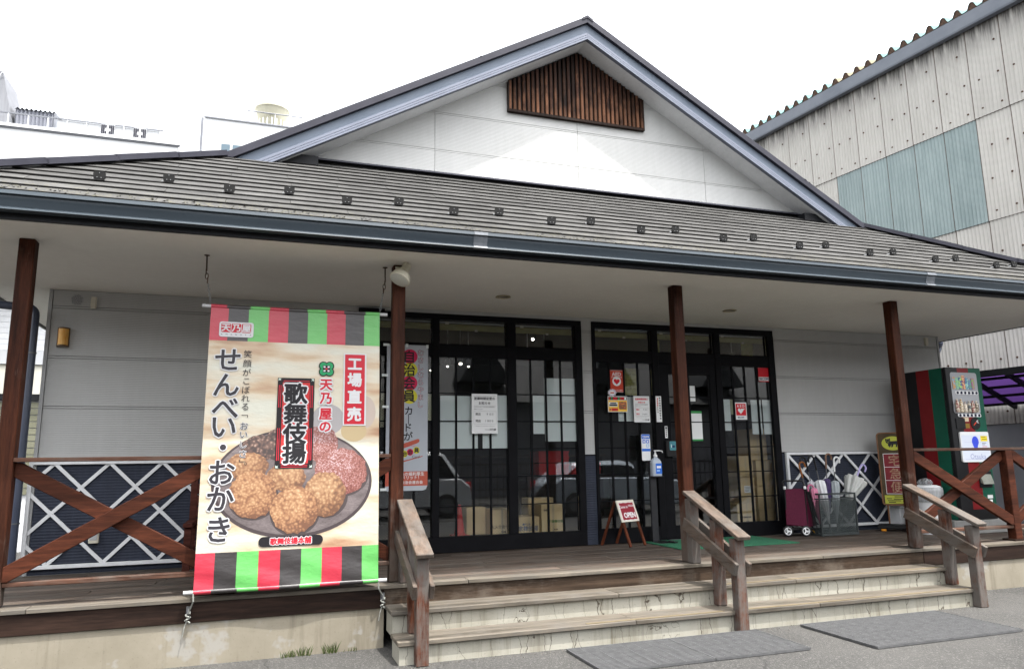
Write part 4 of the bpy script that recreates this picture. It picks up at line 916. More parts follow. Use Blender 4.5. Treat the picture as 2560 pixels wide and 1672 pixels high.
yl = printed('flyer_food', [(.3, S(236, 190, 60)), (.5, S(222, 120, 50)), (.7, S(150, 60, 36)), (.9, S(70, 90, 40))], 60)
patch(rect(.006, W - .006, .006, H - .048), flat('flyer_yellow', S(240, 196, 70)), t_, pl, .0005); patch(rect(.006, W - .006, H - .044, H - .008), m_ink, t_, pl, .0005)
for x0, x1, c in ((.01, .035, m_or), (.045, .06, gr), (.068, .122, m_red), (.132, .152, gr), (.158, .180, m_or), (.184, .21, m_red), (.215, .238, m_paper)): patch(rect(x0, x1, H - .040, H - .012), c, t_, pl, .0009)
patch(rrect(.14, .240, .03, .12, .012), yl, t_, pl, .0010, 'print_dish'); patch(rrect(.012, .125, .062, .115, .01), m_paper, t_, pl, .0009); patch(rect(.018, .12, .070, .088), m_ink, t_, pl, .0012); patch(rect(.03, .11, .094, .108), m_ink, t_, pl, .0012); patch(rect(.012, .125, .01, .04), yl, t_, pl, .0010)
for x in (.05, .078, .105): patch(rect(x, x + .022, .014, .044), m_red, t_, pl, .0013)
t_, pl, W, H = sheet('round_badge', 'scalloped lilac badge above the colourful flyer', 'sticker', 3.905, 4.015, 1.655, 1.745, y=YW - .028, mat=m_clear)
lil = flat('badge_lilac', S(168, 140, 186))
bd = [(W / 2 + (.052 + .004 * math.cos(9 * a)) * math.cos(a), H / 2 + (.040 + .004 * math.cos(9 * a)) * math.sin(a)) for a in [2 * math.pi * i / 54 for i in range(54)]]
patch(bd, m_paper, t_, pl, .001); patch([(W / 2 + (a - W / 2) * .88, H / 2 + (b - H / 2) * .88) for a, b in bd], lil, t_, pl, .0015); patch([(W / 2 + (a - W / 2) * .72, H / 2 + (b - H / 2) * .72) for a, b in bd], m_paper, t_, pl, .002); patch(rect(.03, .08, .036, .05), m_or, t_, pl, .0025)
t_, pl, W, H = sheet('vertical_strip', 'tall narrow handwritten paper strip beside the sliding door', 'notice', 4.532, 4.606, 1.362, 1.668, y=YW - .026)
for i in range(9): patch([(a + random.uniform(-.003, .003), b + random.uniform(-.002, .002)) for a, b in rect(.045, .062, H - .03 - i * .030, H - .014 - i * .030)], m_ink if i % 2 else m_dark, t_, pl, .0006, 'brush_mark')
for i in range(7): patch([(a + random.uniform(-.003, .003), b + random.uniform(-.002, .002)) for a, b in rect(.014, .030, H - .04 - i * .026, H - .024 - i * .026)], m_red if i < 4 else flat('ink_grey', (.25, .24, .22)), t_, pl, .0006, 'brush_mark')
t_, pl, W, H = sheet('switch_label', 'thin white label above the door switch', 'label', 4.643, 4.678, 1.174, 1.314, y=YW - .014); patch(rect(.006, W - .006, H - .034, H - .008), m_ink, t_, pl, .0006)
for i in range(4): patch(rect(.011, W - .011, H - .055 - i * .022, H - .042 - i * .022), m_ink, t_, pl, .0006)
t = thing('door_switch', 'black touch switch box with teal panel on the sliding door', 'switch', (4.71, YW - .02, .95)); MB().box(4.632, 4.775, YW - .055, YW - .0125, .952, 1.145).build('case', m_plastic, t, bev=.008)
pl = Plane((4.672, YW - .0552, 1.03)); patch(rrect(0, .09, 0, .105, .012), pmat('teal_panel', (0.05, 0.20, 0.24), (0.09, 0.28, 0.32), 20, .35), t, pl, .001, 'touch_panel'); patch(rect(.02, .026, .03, .07), m_paper, t, pl, .002, 'hand_mark'); patch(rrect(.035, .07, .03, .058, .012), MATS['label_blue'], t, pl, .002, 'hand_mark')
# hanging flag behind the second post
t = thing('hanging_flag', 'pale grey resident card flag taped to the window behind a porch post', 'flag', (1.55, YW - .05, .64))
FX0, FX1, FZ0, FZ1, FY = 1.328, 1.768, .645, 2.168, YW - .062
fp = Plane((FX0, FY, FZ0)); W, H = FX1 - FX0, FZ1 - FZ0
q = MB(); P = [(0, .02), (.02, 0), (W - .05, .0), (W - .015, .012), (W, .05), (W, H), (0, H)]
q.add([fp(a, b) for a, b in P] + [fp(a, b, -.001) for a, b in P], [tuple(range(7)), tuple(range(13, 6, -1))] + [(i, i + 7, (i + 1) % 7 + 7, (i + 1) % 7) for i in range(7)]); q.build('cloth', pmat('flag_cloth', (0.42, 0.45, 0.50), (0.50, 0.53, 0.57), 2.5, .7), t)
pk, ylw, sal = flat('flag_pink', S(206, 40, 84)), flat('flag_yellow', S(214, 206, 62)), flat('flag_salmon', S(186, 92, 74))
for i, (ch, c) in enumerate(zip('自治会員', (pk, ylw, pk, ylw))):
    zc_ = H - .125 - .1415 * i; patch(disc((.245, zc_), .082, .078, 28), c, t, fp, .001, 'print_dot'); text(ch, .135, m_ink, t, fp, (.238, zc_), .002, off=.003)
for i, ch in enumerate('カードが'): text(ch if ch != 'ー' else '｜', .098, m_ink, t, fp, (.235, H - .70 - .088 * i), .001, off=.002)
for i, ch in enumerate('むさしむらやまし'): text(ch, .072, m_ink, t, fp, (.362, H - .082 - .079 * i), .001, off=.004); text(ch, .072, flat('flag_blush', S(228, 196, 204)), t, fp, (.362, H - .082 - .079 * i), .0018, off=.0004)
patch([(.10, .40), (.33, .485), (.352, .50), (.352, .525), (.335, .53), (.10, .455)], sal, t, fp, .001, 'card_band'); patch([(.10, .27), (.385, .345), (.39, .355), (.10, .285)], sal, t, fp, .001, 'card_band')
for ch, x, z, c in (('治', .195, .375, ylw), ('会', .255, .393, pk), ('員', .322, .412, ylw)): patch(disc((x, z), .034, .036, 20), c, t, fp, .0012, 'print_dot'); text(ch, .055, m_ink, t, fp, (x, z), .002, off=.0015)
text('むさしむらやまし', .022, pk, t, fp, (.24, .455), .0012); text('Card', .040, m_ink, t, fp, (.315, .345), .0012, shear=.2)
patch(rect(0, W, .050, .196), sal, t, fp, .001, 'bottom_band')
for s_, z, x in (('会員の福利厚生', .170, .26), ('メリット！', .133, .26), ('自治会連合会', .085, .28)): text(s_, .038 if z < .1 else .042, m_paper, t, fp, (x, z), .002, off=.0006)
for x, z in ((-.04, H - .005), (.20, H - .0), (W - .02, H - .005), (-.05, H - .33), (-.04, H - .66), (-.05, .02)): patch(rect(x, x + .065, z - .015, z + .012) if x < 0 else rect(x, x + .025, z - .025, z + .012), m_paperb, t, fp, .0025, 'tape')

# ------------------------------------------------------------------ things standing on the deck
t = tag(MB().box(4.27, 5.74, .83, 1.66, .001, .010).build('door_mat', pmat('green_mat', (0.012, 0.085, 0.045), (0.05, 0.19, 0.105), 90, .95, bmp=.8)), 'green plastic turf mat before the sliding door', 'mat')
m_abw = wood('sign_wood', (0.05, 0.012, 0.006), (0.115, 0.033, 0.015), (0.15, 0.09, 0.06), 'z', gamt=.2)
t = thing('sandwich_board', 'small wooden sandwich board reading OPEN left of the doors', 'sign', (3.95, 1.5, 0))
fl_, fr_, bl_, br2 = Vector((3.905, 1.268, 0)), Vector((4.140, 1.376, 0)), Vector((3.715, 1.585, 0)), Vector((3.95, 1.69, 0))
tl_, trr = Vector((3.835, 1.42, .475)), Vector((4.065, 1.525, .475)); bk = Vector((-.012, .022, 0))
for a, b in ((fl_, tl_), (fr_, trr), (bl_, tl_ + bk), (br2, trr + bk)): MB().beam(a + Vector((0, 0, .004)), b, .030, .022, (trr - tl_).cross(Vector((0, 0, 1)))).build('leg', m_abw, t, bev=.003)
MB().beam(tl_ + Vector((0, 0, -.012)), trr + Vector((0, 0, -.012)), .03, .02).build('top_rail', m_abw, t)
u = (trr - tl_).normalized(); v = (tl_ - fl_); v = (v - u * v.dot(u)).normalized(); mid = tl_.lerp(fl_, .46)
sp = Plane(mid - u * .028 + u.cross(v) * .014, u, v); W, H = (trr - tl_).length + .05, .240
q = MB(); pts = [sp(0, 0), sp(W, 0), sp(W, H), sp(0, H)]; n_ = sp.n * -.012; q.add(pts + [p + n_ for p in pts], [(0, 1, 2, 3), (7, 6, 5, 4), (0, 4, 5, 1), (1, 5, 6, 2), (2, 6, 7, 3), (3, 7, 4, 0)]); q.build('panel', pmat('cream_board', (0.62, 0.58, 0.48), (0.72, 0.69, 0.60), 8, .6), t)
mar = flat('open_maroon', S(140, 40, 52))
def scal(m_): return [(W / 2 + (W / 2 - m_) * sx_, H / 2 - .005 + (H / 2 - m_ + .006 * abs(math.cos(3 * math.pi * k / 10))) * sz_) for sx_, sz_, k in [(-1 + 2 * i / 10, -1, i) for i in range(11)] + [(1 - 2 * i / 10, 1, i) for i in range(11)]]
patch(scal(.024), m_paper, t, sp, .001, 'plate'); patch(scal(.029), mar, t, sp, .002, 'plate')
text('Come in', .044, m_paper, t, sp, (.088, H - .075), .003, shear=.3, off=.0006); text("We're", .034, m_paper, t, sp, (W - .078, H - .066), .003, off=.0008); text('OPEN', .078, m_paper, t, sp, (W / 2 + .008, .072), .003, off=.003)
# hand sanitiser stand and bottle
t = thing('sanitizer_stand', 'black pedal stand with blue hand washing sign beside the doors', 'stand', (4.40, 1.52, 0))
MB().box(4.33, 4.53, 1.38, 1.62, .001, .012).build('base_plate', m_plastic, t, bev=.003); MB().beam((4.47, 1.42, .028), (4.50, 1.33, .018), .05, .012).build('pedal', m_plastic, t)
MB().box(4.345, 4.425, 1.565, 1.60, .012, .735).build('column', pmat('stand_black', (0.018, 0.018, 0.02), (0.03, 0.03, 0.033), 5, .45), t, bev=.004); MB().box(4.345, 4.475, 1.49, 1.60, .728, .740).build('bottle_shelf', m_plastic, t); MB().box(4.352, 4.40, 1.585, 1.60, .74, 1.22).build('sign_rail', m_plastic, t)
pl = Plane((4.262, 1.582, .915)); q = MB(); P = rrect(0, .112, 0, .30, .014); q.add([pl(a, b) for a, b in P] + [pl(a, b, -.004) for a, b in P], [tuple(range(len(P))), tuple(range(2 * len(P) - 1, len(P) - 1, -1))] + [(i, i + len(P), (i + 1) % len(P) + len(P), (i + 1) % len(P)) for i in range(len(P))]); q.build('sign_plate', m_paper, t)
sb = flat('sign_blue', S(44, 106, 208)); patch(rrect(.002, .11, .245, .298, .013), sb, t, pl, .001); patch(rect(.002, .11, .105, .135), sb, t, pl, .001); text('手指消毒', .022, m_paper, t, pl, (.056, .272), .002, off=.0006); text('ご協力お願いします', .010, m_paper, t, pl, (.056, .254), .002)
for x, z, c in ((.014, .198, sb), (.060, .198, sb), (.060, .15, flat('sign_sky', S(150, 190, 230)))): patch(rect(x, x + .038, z, z + .038), c, t, pl, .001); patch(disc((x + .019, z + .018), .010, .012, 12), m_paper, t, pl, .002)
def liquid():
    m, t_, p = newmat('sanitizer_plastic'); p.inputs['Base Color'].default_value = (.62, .70, .80, 1); p.inputs['Roughness'].default_value = .25; p.inputs['Transmission Weight'].default_value = .35; return m
t = thing('sanitizer_bottle', 'pump bottle of hand sanitizer with blue label on the black stand', 'bottle', (4.41, 1.53, .74))
q = MB(); sec = lambda s_, z: [(4.41 + a * s_, 1.54 + b * s_, z) for a, b in rrect(-.060, .060, -.042, .042, .02, 3)]
rings = [(1, .7405), (1, .88), (.97, .90), (.72, .925), (.35, .945), (.30, .955)]; nn = len(sec(1, 0))
for s_, z in rings: q.v += [Vector(p) for p in sec(s_, z)]
for i in range(len(rings) - 1):
    for j in range(nn): q.f.append((i * nn + j, i * nn + (j + 1) % nn, (i + 1) * nn + (j + 1) % nn, (i + 1) * nn + j)); q.m.append(0)
q.f.append(tuple(range(nn - 1, -1, -1))); q.m.append(0); q.f.append(tuple(len(q.v) - nn + j for j in range(nn))); q.m.append(0)
q.build('bottle_body', liquid(), t, smooth=True)
MB().lathe([(.022, .0), (.022, .02), (.012, .03), (.012, .045), (.008, .046), (.008, .062), (.016, .064), (.016, .076)], (4.41, 1.54, .9555), n=14).build('pump', m_paper, t, smooth=True); MB().tube([(4.41, 1.54, 1.024), (4.45, 1.52, 1.026), (4.478, 1.50, 1.020), (4.480, 1.499, 1.002)], .006, 8).build('nozzle', m_paper, t)
pl = Plane((4.385, 1.4975, .765)); patch(rect(0, .078, 0, .115), sb, t, pl, .001, 'label'); patch(rect(.012, .066, .062, .088), m_paper, t, pl, .0016); patch(rect(.012, .05, .025, .045), MATS['sign_sky'], t, pl, .0016)
# wheeled shopping bag
t = thing('shopping_trolley', 'burgundy wheeled shopping bag beside the umbrella stand', 'trolley', (6.28, 1.45, 0))
m_bag = pmat('bag_cloth', (0.060, 0.005, 0.019), (0.092, 0.008, 0.030), 60, .7)
A = [Vector(p) for p in ((6.065, 1.44, .13), (6.285, 1.34, .11), (6.50, 1.44, .11), (6.30, 1.56, .13))]; B = [Vector(p) for p in ((6.095, 1.46, .555), (6.315, 1.37, .555), (6.40, 1.44, .55), (6.18, 1.54, .55))]
q = MB(); q.add(A + B, [(3, 2, 1, 0), (0, 1, 5, 4), (2, 3, 7, 6), (3, 0, 4, 7), (4, 5, 6, 7)], 0); q.add([A[1], A[2], B[2], B[1]], [(0, 1, 2, 3)], 1); o = q.build('bag', [m_bag, m_bag], t, bev=.012)
for a, b in ((B[0], Vector((6.09, 1.47, .635))), (B[1], Vector((6.31, 1.38, .635)))): MB().tube([a + Vector((0, -.01, -.45)), a + Vector((0, -.01, 0)), b], .008, 8).build('frame_tube', m_plastic, t); MB().lathe([(.014, 0), (.017, .02), (.012, .035)], a + Vector((0, -.012, -.005)), n=10).build('clamp', m_paper, t)
MB().tube([(6.09, 1.47, .63), (6.10, 1.465, .648), (6.30, 1.385, .648), (6.31, 1.38, .63)], .011, 8).build('handle', m_plastic, t, smooth=True)
MB().beam((6.07, 1.45, .09), (6.46, 1.42, .08), .12, .02).build('chassis', m_plastic, t)
for c in ((6.058, 1.40, .066), (6.255, 1.325, .066), (6.20, 1.55, .066), (6.42, 1.47, .066)):
    ax_ = Vector((-.35, -.93, 0)).normalized(); c = Vector(c); a_ = Vector((0, 0, 1)); b_ = ax_.cross(a_)
    ty = MB().tube([c + (a_ * math.cos(2 * math.pi * i / 20) + b_ * math.sin(2 * math.pi * i / 20)) * .052 for i in range(20)], .012, 8, closed=True).build('wheel', m_plastic, t, smooth=True)
    q = MB().tube([c + ax_ * .004 + (a_ * math.cos(2 * math.pi * i / 20) + b_ * math.sin(2 * math.pi * i / 20)) * .040 for i in range(20)], .006, 6, closed=True)
    for i in range(3): an = 2 * math.pi * i / 3 + .4; q.beam(c + ax_ * .004, c + ax_ * .004 + (a_ * math.cos(an) + b_ * math.sin(an)) * .040, .014, .008, ax_)
    q.lathe([(.012, -.012), (.012, .012)], c, ax_, 10); q.build('rim', m_paper, ty)
MB().tube([(6.40, 1.42, .09), (6.43, 1.40, .05), (6.45, 1.39, .015)], .006, 6).build('brake_lever', flat('lever_yellow', S(214, 160, 40)), t)
# umbrella stand
t = thing('umbrella_stand', 'dark steel umbrella stand with mesh sides right of the doors', 'umbrella stand', (6.7, 1.42, 0))
def meshmat():
    m, t_, p = newmat('perforated_mesh'); out = t_.nodes['Material Output']; tr = nd(t_, 'BsdfTransparent'); mx = t_.nodes.new('ShaderNodeMixShader')
    p.inputs['Base Color'].default_value = (.05, .062, .062, 1); p.inputs['Roughness'].default_value = .4; p.inputs['Metallic'].default_value = .2
    v = coords(t_, (190, 190, 190)); ck = nd(t_, 'TexVoronoi', Scale=1.0); t_.links.new(v, ck.inputs['Vector'])
    mx.inputs[0].default_value = .66
    t_.links.new(tr.outputs[0], mx.inputs[1]); t_.links.new(p.outputs[0], mx.inputs[2]); t_.links.new(mx.outputs[0], out.inputs['Surface']); return m
mm = meshmat(); m_fr = pmat('stand_steel', (0.03, 0.035, 0.036), (0.06, 0.068, 0.068), 8, .4)
UX0, UX1, UY0, UY1, UH = 6.432, 6.962, 1.262, 1.58, .498
for a, b in ((UX0, UY0), (UX1, UY0), (UX0, UY1), (UX1, UY1)): MB().box(a - .008, a + .008, b - .008, b + .008, .001, UH).build('corner_post', m_fr, t)
q = MB(); q.add([(UX0, UY0, .03), (UX1, UY0, .03), (UX1, UY0, UH - .08), (UX0, UY0, UH - .08)], [(0, 1, 2, 3)]).build('mesh_panel', mm, t)
q = MB(); q.add([(UX0, UY1, .03), (UX0, UY0, .03), (UX0, UY0, UH - .08), (UX0, UY1, UH - .08)], [(0, 1, 2, 3)]).build('mesh_panel', mm, t); q = MB(); q.add([(UX1, UY0, .03), (UX1, UY1, .03), (UX1, UY1, UH - .08), (UX1, UY0, UH - .08)], [(0, 1, 2, 3)]).build('mesh_panel', mm, t)
for z0, z1 in ((UH - .075, UH - .06), (UH - .02, UH), (.004, .03)):
    for p in ((UX0 + .009, UX1 - .009, UY0 - .006, UY0 + .006), (UX0 + .009, UX1 - .009, UY1 - .006, UY1 + .006), (UX0 - .006, UX0 + .006, UY0 + .009, UY1 - .009), (UX1 - .006, UX1 + .006, UY0 + .009, UY1 - .009)): MB().box(*p, z0, z1).build('frame_rail', m_fr, t)
MB().box(UX0, UX1, UY0 + .01, UY1 - .01, .004, .012).build('floor_tray', m_fr, t)
def clearcloth(name, c, k):
    m, t_, p = newmat(name); out = t_.nodes['Material Output']; tr = nd(t_, 'BsdfTransparent', Color=(.9, .92, .92, 1)); mx = t_.nodes.new('ShaderNodeMixShader'); p.inputs['Base Color'].default_value = (*c, 1); p.inputs['Roughness'].default_value = .3
    f = noise(t_, coords(t_, (30, 30, 4)), 2, 3); t_.links.new(mth(t_, 'MULTIPLY_ADD', f, .5, k), mx.inputs[0]); t_.links.new(tr.outputs[0], mx.inputs[1]); t_.links.new(p.outputs[0], mx.inputs[2]); t_.links.new(mx.outputs[0], out.inputs['Surface']); return m
def umbrella(tip, top, cloth, hmat, r, label, hook=1, frac=(.12, .68), shaft=None, shape=None):
    """closed umbrella, tip down at tip, the crook of its handle ending at top"""
    t_ = thing('umbrella', label, 'umbrella', tip, 'umbrellas in the stand'); tip = Vector(tip); top = Vector(top); d = (top - tip); L_ = d.length; d.normalize()
    side = Vector((1, 0, 0)) * hook; side = (side - d * side.dot(d)).normalized(); hr = .042
    e = top - d * hr
    MB().tube([tip, e - d * .10], .006, 8).build('shaft', shaft or m_steel, t_)
    hp_ = [e - d * .14, e] + [e + side * hr + (-side * math.cos(a) + d * math.sin(a)) * hr for a in [math.pi * i / 8 for i in range(1, 9)]]; hp_.append(hp_[-1] - d * .03)
    MB().tube(hp_, [.011] * (len(hp_) - 1) + [.010], 10).build('handle', hmat, t_, smooth=True)
    a0, a1 = frac; ps = shape or [(0, .10), (.1, .25), (.45, .75), (.85, 1.0), (.97, .9), (1.0, .35)]
    MB().lathe([(max(r * k_, .006), (a0 + (a1 - a0) * h) * L_) for h, k_ in ps], tip, d, 32, star=.20, lobes=8).build('canopy', cloth, t_, smooth=2)
    return t_
umbrella((6.50, 1.40, .02), (6.345, 1.47, .86), pmat('umb_dark', (0.01, 0.01, 0.012), (0.03, 0.028, 0.03), 20, .8), pmat('umb_wood', (0.20, 0.065, 0.015), (0.33, 0.12, 0.03), 20, .3), .035, 'dark umbrella with an orange wooden crook handle, leaning left')
umbrella((6.60, 1.44, .02), (6.455, 1.48, .93), printed('umb_pattern', [(.4, S(40, 38, 44)), (.55, S(36, 34, 40)), (.62, S(190, 190, 196))], 70), m_plastic, .042, 'black umbrella with white pattern and black crook handle', -1)
umbrella((6.66, 1.36, .02), (6.53, 1.42, .945), pmat('umb_white', (0.60, 0.61, 0.62), (0.72, 0.73, 0.74), 8, .6), m_plastic, .055, 'white cloth umbrella with a black crook handle', -1)
umbrella((6.72, 1.46, .02), (6.765, 1.47, .965), pmat('umb_purple', (0.035, 0.022, 0.075), (0.09, 0.06, 0.16), 26, .5), pmat('umb_brown', (0.14, 0.075, 0.05), (0.25, 0.15, 0.10), 20, .4), .038, 'purple umbrella with a brown crook handle')
umbrella((6.80, 1.42, .02), (6.86, 1.44, .925), clearcloth('umb_clear', (.55, .60, .62), .35), m_paper, .046, 'clear plastic umbrella standing upright with a white handle')
umbrella((6.78, 1.40, .03), (7.27, 1.42, .84), clearcloth('umb_milky', (.62, .63, .60), .55), flat('umb_lilac', S(176, 166, 214), .3), .115, 'half open milky plastic umbrella leaning right with a lilac handle', 1, (.42, .78), shape=[(0, .16), (.12, .3), (.55, .72), (.88, 1.0), (.97, .95), (1.0, .25)])
umbrella((6.49, 1.33, .02), (6.44, 1.36, .60), flat('umb_pink', S(206, 132, 158), .6), flat('umb_pinkh', S(190, 110, 140), .4), .036, 'short pink folded umbrella at the left of the stand', -1, (.2, .93))
# delivery service sign
t = thing('delivery_sign', 'tall stand sign with a black cat emblem on yellow, behind the right porch post', 'sign', (7.72, 1.4, 0))
a = Vector((7.63, 1.49, 0)); b = Vector((7.84, 1.245, 0)); u = (b - a).normalized(); W = (b - a).length + .02; sp = Plane(a + Vector((0, 0, .325)), u); H = .885; dk = sp.n
m_sgn = pmat('sign_brown', (0.045, 0.030, 0.014), (0.085, 0.058, 0.03), 4, .5); m_cop = pmat('sign_frame', (0.16, 0.075, 0.035), (0.26, 0.13, 0.07), 8, .4)
P = rrect(0, W, 0, H, .03); n_ = len(P); q = MB(); q.add([sp(x, z) for x, z in P] + [sp(x, z, -.02) for x, z in P], [tuple(range(n_)), tuple(range(2 * n_ - 1, n_ - 1, -1))] + [(i, i + n_, (i + 1) % n_ + n_, (i + 1) % n_) for i in range(n_)]); q.build('panel', m_sgn, t)
MB().tube([sp(x, z, -.006) for x, z in rrect(-.006, W + .006, -.006, H + .006, .036)], .010, 6, closed=True).build('frame', m_cop, t)
for x in (.045, W - .045): MB().tube([sp(x, 0, -.01), sp(x, -.24, -.01)], .009, 8).build('stand_leg', m_cop, t)
q = MB(); q.beam(sp(-.09, -.27), sp(W + .10, -.27), .20, .05); q.build('base', m_plastic, t, bev=.008)
for x in (-.05, W - .02): q = MB(); q.beam(sp(x, -.31, .08), sp(x + .055, -.31, .08), .03, .025); q.build('base_foot', flat('foot_orange', S(232, 150, 40)), t)
yel = pmat('emblem_yellow', (0.42, 0.44, 0.05), (0.48, 0.50, 0.07), 5, .5); patch(disc((W / 2 - .0, H - .125), .128, .088, 32), yel, t, sp, .001, 'emblem_oval')
def P2(pts): return [(W / 2 + x * .0115, H - .122 + z * .0105) for x, z in pts]
patch(P2([(-2.5, 1.8), (-1.5, 2.3), (4, 2.5), (5, 2.6), (8.8, 4.8), (9.3, 4.2), (6.6, 1.6), (6.4, -.5), (8.2, -3.6), (7.6, -4.8), (6.4, -4.2), (5.4, -1.6), (4.4, -1.4), (4.0, -4.6), (2.6, -5.0), (3.0, -1.8), (.8, -1.6), (-.2, -4.6), (-1.8, -5.2), (-1.4, -1.2), (-2.6, -4.6), (-4, -5), (-3.4, -.6)][::-1]), m_ink, t, sp, .002, 'cat_mark')
patch(P2([(-7.2, 5.8), (-5.8, 4.9), (-3.6, 5.0), (-2.3, 6.2), (-2.2, 3.4), (-2.0, 1.6), (-3.2, -.2), (-4.4, -.8), (-6, -.2), (-7, 1.6), (-7.2, 3.6)][::-1]), m_ink, t, sp, .0024, 'cat_mark')
for x in (-5.9, -3.6): patch(P2([(x - .7, 3.0), (x + .8, 2.6), (x + .7, 3.3)]), yel, t, sp, .0034, 'cat_mark')
patch(P2([(-5.6, 1.0), (-3.4, 1.0), (-3.6, .6), (-5.4, .6)][::-1]), yel, t, sp, .0034, 'cat_mark'); patch(P2([(-4.6, -.6), (-3.2, -.4), (-2.6, -2.6), (-3.6, -3.8), (-5, -3.2)][::-1]), m_ink, t, sp, .0022, 'cat_mark')
fr = pmat('faded_red', (0.13, 0.012, 0.018), (0.20, 0.022, 0.03), 6, .5); patch(rect(.045, W - .045, .128, .632), m_paperb, t, sp, .001, 'text_plate')
for i in range(3): patch(rect(.050, W - .05, .133 + i * .166, .294 + i * .166), fr, t, sp, .0016, 'text_plate')
gd = pmat('faded_gold', (0.20, 0.07, 0.03), (0.40, 0.28, 0.20), 40, .5)
for ch, z in (('宅', .545), ('急', .379), ('便', .213)): text(ch, .150, gd, t, sp, (W / 2, z), .0026, off=.002)
patch(rect(.02, W - .02, .008, .112), yel, t, sp, .001, 'info_plate')
for x0, x1, z in ((.13, .24, .094), (.04, .10, .07), (.12, .36, .066), (.05, .2, .046), (.22, .38, .044), (.06, .14, .026)): patch(rect(x0, min(x1, W - .03), z - .005, z + .005), m_ink, t, sp, .0016, 'info_text')
t = thing('white_crate', 'white plastic box on the deck behind the cat sign', 'box', (8.0, 1.55, 0)); MB().box(7.86, 8.10, 1.47, 1.66, .001, .27).build('body', m_white, t, bev=.01); MB().box(7.85, 8.11, 1.46, 1.67, .271, .29).build('lid', m_white, t, bev=.004)
# waste bin
t = thing('waste_bin', 'white plastic waste bin with a clear bag behind the crossed railing', 'bin', (7.73, .88, 0))
MB().lathe([(.105, .001), (.145, .50), (.155, .505), (.157, .535), (.150, .537)], (7.74, .92, 0), n=28).build('bin_body', m_white, t, smooth=True)
q = MB(); q.lathe([(.152, .38), (.166, .43), (.170, .50), (.166, .545), (.14, .55)], (7.74, .92, 0), n=36, star=.018, lobes=13); q.build('bag_collar', clearcloth('bin_bag', (.50, .51, .52), .25), t, smooth=2)
MB().lathe([(.148, .5375), (.150, .556), (.11, .572), (.02, .578)], (7.74, .92, 0), n=30).build('lid', m_white, t, smooth=True)
q = MB(); q.lathe([(.06, .577), (.075, .605), (.05, .64), (.015, .655)], (7.70, .90, 0), n=36, star=.22, lobes=5); q.build('crumpled_bag', clearcloth('bin_bag_top', (.40, .41, .42), .15), t, smooth=2)
# vending machine on a concrete plinth
t = thing('plinth_block', 'low grey concrete plinth under the vending machine', 'plinth', (8.3, 1.05, 0)); MB().box(7.86, 8.20, .70, 1.42, .001, .158).build('block', m_block, t, bev=.006); MB().box(8.206, 8.74, .70, 1.42, .001, .158).build('block', m_block, t, bev=.006)
t = thing('vending_machine', 'black, red and green striped snack vending machine on a concrete plinth', 'vending machine', (8.28, 1.04, .16))
VX0, VX1, VY0, VY1, VZ0, VZ1 = 7.998, 8.572, .70, 1.40, .162, 1.985
vb = pmat('vend_black', (0.008, 0.008, 0.009), (0.013, 0.013, 0.015), 4, .35); vr = pmat('vend_red', (0.155, 0.008, 0.010), (0.20, 0.012, 0.014), 4, .35); vg = pmat('vend_green', (0.006, 0.075, 0.045), (0.010, 0.10, 0.062), 4, .35)
MB().box(VX0 + .002, VX1 - .002, VY0 + .06, VY1, VZ0, VZ1 - .002).build('cabinet', vb, t, bev=.004)
for a, b, m_ in ((.76, .94, vg), (.9405, 1.13, vr), (1.1305, VY1, vb)): MB().box(VX0 - .0005, VX0 + .0015, a, b, VZ0 + .001, VZ1 - .002).build('side_stripe', m_, t)
MB().box(VX0, VX1, VY0, VY0 + .055, VZ0 + .001, VZ1).build('front_door', vb, t, bev=.005)
vp = Plane((VX0, VY0 - .0005, 0))
for a, b, m_ in ((.004, .188, vb), (.188, .372, vr), (.372, .570, vg)): patch(rect(a, b, VZ0 + .12, VZ1 - .006), m_, t, vp, .0005, 'front_stripe')
w_ = MB(); P = rrect(.066, .500, 1.42, 1.925, .03); n_ = len(P); w_.add([vp(x, z, .001) for x, z in P], [tuple(range(n_))]); w_.build('display_case', flat('vend_grey', (.36, .37, .39), .5), t)
pcs = [S(90, 130, 160), S(110, 160, 100), S(140, 175, 90), S(200, 150, 95), S(130, 175, 165), S(70, 95, 150), S(140, 80, 110)]
for i in range(7):
    x0 = .085 + i * .052; h = .10 + .07 * random.random(); m_ = printed('snack_pack_%d' % i, [(.35, pcs[i]), (.6, tuple(min(1, c * 1.6 + .05) for c in pcs[i])), (.8, pcs[(i + 3) % 7])], 45)
    MB().box(VX0 + x0, VX0 + x0 + .046, VY0 - .010, VY0 - .003, 1.72, 1.72 + h).build('snack_pack', m_, t)
dcs = [S(170, 40, 46), S(206, 160, 80), S(210, 190, 190), S(80, 90, 100), S(180, 40, 44), S(90, 70, 40)]
for i in range(6):
    x0 = .10 + i * .063; h = .13 + .05 * random.random(); mb_ = MB(); mb_.lathe([(.020, 0), (.022, .01), (.022, h * .7), (.010, h * .85), (.010, h)], (VX0 + x0, VY0 - .026, 1.435), n=12); mb_.build('bottle', printed('drink_%d' % i, [(.3, dcs[i]), (.55, tuple(c * .5 for c in dcs[i])), (.8, S(220, 210, 190))], 60), t, smooth=True)
for z in (1.675, 1.400):
    P = rrect(.118, .492, z - .020, z + .020, .014, 3); q = MB(); n_ = len(P); q.add([vp(x, zz, .006) for x, zz in P] + [vp(x, zz, .0008) for x, zz in P], [tuple(range(n_))] + [(i, i + n_, (i + 1) % n_ + n_, (i + 1) % n_) for i in range(n_)]); q.build('button_strip', m_paper, t)
    for i in range(6): MB().lathe([(.0165, 0), (.0165, .006), (.012, .008)], (VX0 + .150 + i * .062, VY0 - .0066, z), (0, -1, 0), 14).build('button', flat('button_navy', (.012, .014, .04), .3), t)
